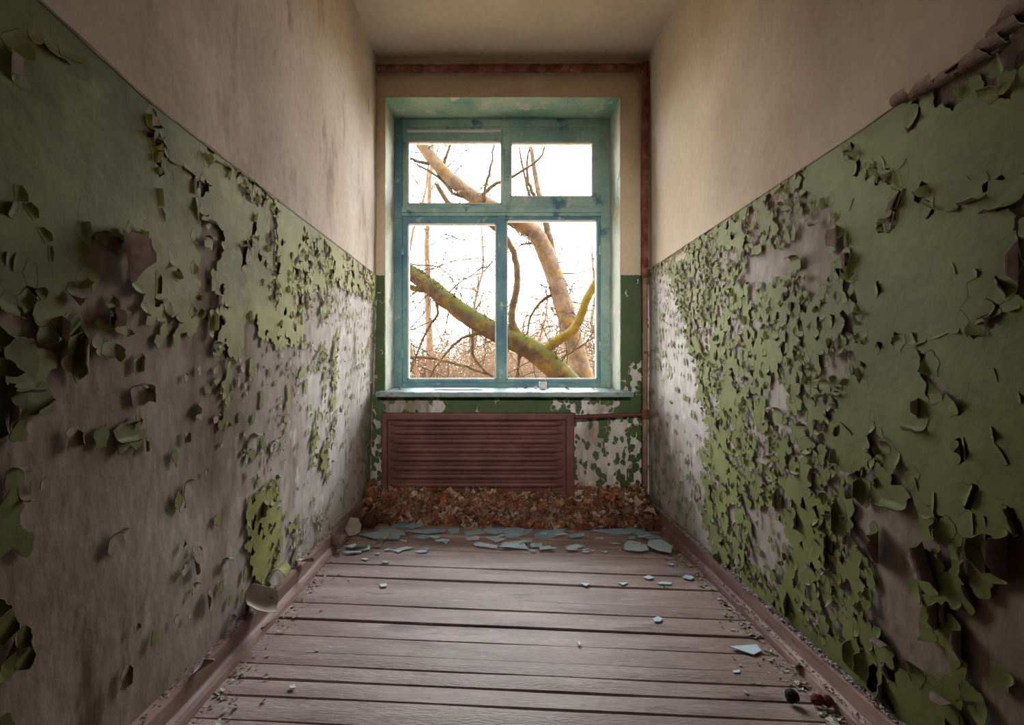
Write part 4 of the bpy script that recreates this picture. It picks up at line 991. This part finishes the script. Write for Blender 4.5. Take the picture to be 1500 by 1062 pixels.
# ------------------------------------------------------------------ outside
b = MB(); N = 30
for i in range(N+1):
    for j in range(N+1):
        x = -40+80*i/N; y = YO+70*j/N; b.v.append((x, y, -.55+.25*noise.noise(Vector((x*.2, y*.2, 0)))))
for i in range(N):
    for j in range(N): b.f.append((i*(N+1)+j, (i+1)*(N+1)+j, (i+1)*(N+1)+j+1, i*(N+1)+j+1)); b.m.append(0)
tag(b.obj('ground', M['ground'], smooth=True), 'leaf strewn ground outside the window', kind='structure')
def spline(P, n=6):
    P = [Vector(p) for p in P]; out = []
    Q = [P[0]*2-P[1]]+P+[P[-1]*2-P[-2]]
    for i in range(1, len(Q)-2):
        for k in range(n):
            t = k/n; a, b_, c, d = Q[i-1], Q[i], Q[i+1], Q[i+2]
            out.append(.5*((2*b_)+(c-a)*t+(2*a-5*b_+4*c-d)*t*t+(3*b_-a-3*c+d)*t**3))
    return out+[P[-1]]
def limb(b, P, r0, r1, n=8, seed=0, wob=.0):
    S = spline(P); m = len(S); rr = [r0+(r1-r0)*i/(m-1) for i in range(m)]
    rr = [r*(1+.12*noise.noise(Vector((i*.7, seed, 0)))) for i, r in enumerate(rr)]
    S = [p+Vector((noise.noise(Vector((i*.5, seed, 1))), noise.noise(Vector((i*.5, seed, 2))), noise.noise(Vector((i*.5, seed, 3)))))*wob for i, p in enumerate(S)]
    b.tube(S, rr, n); return S
def twig(b, p, d, L, r, depth, rng, droop=.0, crook=.35, nb=3):
    """a crooked twig with side twigs"""
    p = Vector(p); d = Vector(d).normalized(); n = max(4, int(L/.12)); n = min(n, 8); pts = [p]; st = L/n
    for i in range(n):
        d = (d+Vector((rng.gauss(0,1), rng.gauss(0,1)*.6, rng.gauss(0,1)))*crook*.5+Vector((0,0,-droop))).normalized()
        pts.append(pts[-1]+d*st)
        if depth > 0 and i > 0 and rng.random() < nb/n:
            sd = (d+Vector((rng.gauss(0,1), rng.gauss(0,.6), rng.gauss(0,1)))*.9).normalized()
            twig(b, pts[-1], sd, L*rng.uniform(.35, .65), r*.6, depth-1, rng, droop, crook, nb)
    b.tube(pts, [max(.0022, r*(1-.7*i/n)) for i in range(n+1)], 4 if r > .006 else 3, cap=False)
def A(px, py, Y): return at(px, py, Y)
trng = random.Random(17)
# leaning mossy tree
t1 = empty('leaning_tree', A(905, 640, 6.0)); tag(t1, 'mossy trunk leaning left across both lower panes of the window', 'tree')
def tpart(b, name, m, t, smooth=True, kind=None):
    o = b.obj(name, m, t, smooth); o.matrix_parent_inverse = Matrix.Translation(-t.location)
    if kind: o['kind'] = kind
    return o
b = MB(); S1 = limb(b, [A(930,680,6.0), A(880,618,6.0), A(832,560,6.0), A(800,528,6.0), A(768,506,6.02), A(728,487,6.05), A(690,466,6.1), A(655,440,6.15), A(628,418,6.2), A(600,398,6.25), A(560,375,6.3), A(500,345,6.4)], .165, .085, 12, 1, .015)
tpart(b, 'trunk', M['bark_moss'], t1)
b = MB(); limb(b, [A(768,500,6.0), A(752,478,5.98), A(750,455,5.95), A(757,420,5.9), A(756,385,5.9), A(745,355,5.88), A(722,332,5.85), A(700,318,5.8), A(660,300,5.8), A(640,270,5.8)], .05, .028, 9, 2, .01); tpart(b, 'branch', M['twig_d'], t1)
b = MB(); limb(b, [A(797,515,6.0), A(815,500,5.95), A(838,485,5.9), A(850,465,5.85), A(858,442,5.8), A(868,422,5.8), A(885,395,5.75)], .07, .045, 8, 3, .008); tpart(b, 'branch', M['bark_yel'], t1)
b = MB(); limb(b, [A(635,424,6.2), A(615,424,6.25), A(598,420,6.3), A(570,410,6.4)], .05, .03, 8, 4, .01); tpart(b, 'branch', M['bark_yel'], t1)
for k, P in enumerate(([A(700,489,6.05), A(680,494,6.0), A(660,510,6.0), A(640,535,5.9), A(625,560,5.9)], [A(640,445,6.1), A(640,462,6.1), A(625,485,6.1), A(612,515,6.05), A(600,545,6.0)], [A(692,490,6.1), A(692,515,6.0), A(702,535,6.0), A(722,552,6.0)], [A(598,523,6.2), A(640,526,6.1), A(690,540,6.0), A(722,552,6.0)], [A(760,505,6.0), A(760,530,6.0), A(755,560,6.0)])):
    b = MB(); limb(b, P, .022, .012, 6, 10+k, .015); tpart(b, 'branch', M['twig_d'], t1)
b = MB()
for k in range(60):
    p = S1[trng.randrange(8, len(S1)-4)]; up = trng.choice((1, 1, -1))
    twig(b, p, (trng.gauss(0,.7), trng.gauss(-.1,.3), up*.8), trng.uniform(.3, .9), trng.uniform(.008, .014), 2, trng)
tpart(b, 'twigs', M['twig_d'], t1, kind='stuff')
# moss tufts along the upper side
b = MB()
for k in range(1500):
    i = trng.randrange(10, len(S1)-8); p = S1[i]; f = i/len(S1); r = .165+(.085-.165)*f
    if noise.noise(p*3.1) < -.1: continue
    a = trng.gauss(.1, .5); q = p.lerp(S1[i+1], trng.random())+Vector((math.sin(a)*.3*r, -abs(math.sin(a))*r*.8, math.cos(a)*r*.97)); s_ = trng.uniform(.008, .022)
    for _ in range(2):
        d = Vector((trng.gauss(0,1), trng.gauss(0,1), trng.uniform(.2,1.2)))*s_; e = Vector((trng.gauss(0,1), trng.gauss(0,1), trng.gauss(0,1)))*s_*.5
        b.face([q-e, q+e, q+d])
M['moss'] = mat('moss', [(46,50,6),(66,68,10),(84,78,14)], 9, .9, 0, coord='World')
tpart(b, 'moss', M['moss'], t1, kind='stuff')
# upright tree
t2 = empty('bare_tree', A(880, 620, 7.2)); tag(t2, 'grey lichened tree rising behind the right lower pane and bending left', 'tree')
b = MB(); S2 = limb(b, [A(890,640,7.2), A(868,590,7.2), A(853,550,7.2), A(838,495,7.2), A(826,450,7.2), A(812,405,7.2), A(797,365,7.2), A(782,340,7.2), A(758,325,7.15), A(725,306,7.1), A(690,286,7.05), A(660,262,7.0), A(636,236,7.0), A(618,212,7.0), A(590,170,7.0)], .165, .075, 12, 21, .012); tpart(b, 'trunk', M['bark'], t2)
b = MB(); limb(b, [A(818,420,7.25), A(812,390,7.3), A(806,355,7.3), A(799,325,7.3), A(790,285,7.3), A(783,250,7.3), A(778,215,7.3)], .07, .03, 8, 22, .01); tpart(b, 'branch', M['bark'], t2)
for k, P in enumerate(([A(708,298,7.0), A(712,270,6.95), A(720,240,6.9), A(724,205,6.9)], [A(640,240,7.0), A(610,236,7.0), A(580,222,7.0)], [A(650,240,7), A(655,225,7), A(665,195,7)], [A(700,292,7.0), A(725,270,7.0), A(745,262,7.0), A(790,232,7.0), A(800,200,7)], [A(800,310,7.3), A(778,290,7.3), A(768,255,7.3), A(760,215,7.3)], [A(812,430,7.2), A(795,440,7.2), A(778,462,7.2), A(772,490,7.2)], [A(786,292,7.3),A(775,270,7.3),A(772,240,7.3),A(776,214,7.3)], [A(690,286,7.05), A(668,285,7.0), A(645,262,7.0), A(610,240,7.0)])):
    b = MB(); limb(b, P, .030, .013, 6, 30+k, .02); tpart(b, 'branch', M['twig_d'], t2)
b = MB()
for k in range(60):
    p = S2[trng.randrange(6, len(S2)-2)]
    twig(b, p, (trng.gauss(0,.8), trng.gauss(0,.3), trng.gauss(.2,.6)), trng.uniform(.4, 1.2), trng.uniform(.009, .015), 2, trng)
tpart(b, 'twigs', M['twig_d'], t2, kind='stuff')
# slender trees and shrubs behind
def slim_tree(px0, px1, Y, ptop, r, lab, m, ntw, seed, mt='twig'):
    rng = random.Random(seed); base = A(px0, 620, Y); base.z = -.5
    t = empty('bare_tree', base); tag(t, lab, 'tree', 'bare trees behind the window')
    top = A(px1, ptop, Y); b = MB()
    P = [base.lerp(top, k/5)+Vector((rng.gauss(0,.12), rng.gauss(0,.12), 0))*(0 < k < 5) for k in range(6)]
    S = limb(b, P, r, r*.3, 7, seed, .03); tpart(b, 'trunk', m, t)
    b = MB()
    for k in range(ntw):
        i = rng.randrange(4, len(S)); twig(b, S[i], (rng.gauss(0,1), rng.gauss(0,.5), rng.uniform(-.3,1)), rng.uniform(.6, 1.7), rng.uniform(.010, .018), 2, rng)
    tpart(b, 'twigs', M[mt], t, kind='stuff')
slim_tree(625, 640, 9.5, 150, .085, 'slim pale trunk standing at left behind the left panes', M['twig'], 46, 61)
slim_tree(602, 612, 8.6, 150, .045, 'thinner reddish stem at the far left edge of the panes', M['twig'], 36, 62, 'twig_d')
slim_tree(668, 705, 11, 330, .06, 'leaning thin stem behind the middle of the lower left pane', M['twig'], 36, 63)
slim_tree(872, 868, 10, 380, .06, 'slim stem at the right edge of the lower right pane', M['twig'], 40, 64)
slim_tree(790, 800, 12, 420, .05, 'short thin stem behind the leaning trunk in right pane', M['twig'], 36, 65)
sr = random.Random(99)
for k in range(16):
    Y = sr.uniform(8.5, 13) if k < 8 else sr.uniform(14, 22); px = 590+300*((k*7) % 16+.5)/16; base = at(px, 620, Y); base.z = -.5
    t = empty('bare_shrub', base)
    tag(t, '%s pale leafless shrub from the left in the %s row of thicket outside' % (ordn([q for q in sorted(range(8), key=lambda q: (((q+(8 if k > 7 else 0))*7) % 16))].index(k % 8)), 'nearer' if k < 8 else 'farther'), 'shrub', 'leafless shrubs in the thicket outside')
    b = MB(); hgt = (sr.uniform(1.6, 2.6) if k < 8 else sr.uniform(2.2, 3.6))
    for j in range(34 if k < 8 else 60):
        twig(b, base+Vector((sr.gauss(0,.35), sr.gauss(0,.3), 0)), (sr.gauss(0,.4), sr.gauss(0,.2), 1), hgt*sr.uniform(.6, 1.1), sr.uniform(.010, .018) if k < 8 else sr.uniform(.014, .026), 2, sr, .02, .3, 4)
    o = tpart(b, 'stems', M['twig' if k < 8 else 'twig_far'], t, kind='stuff')
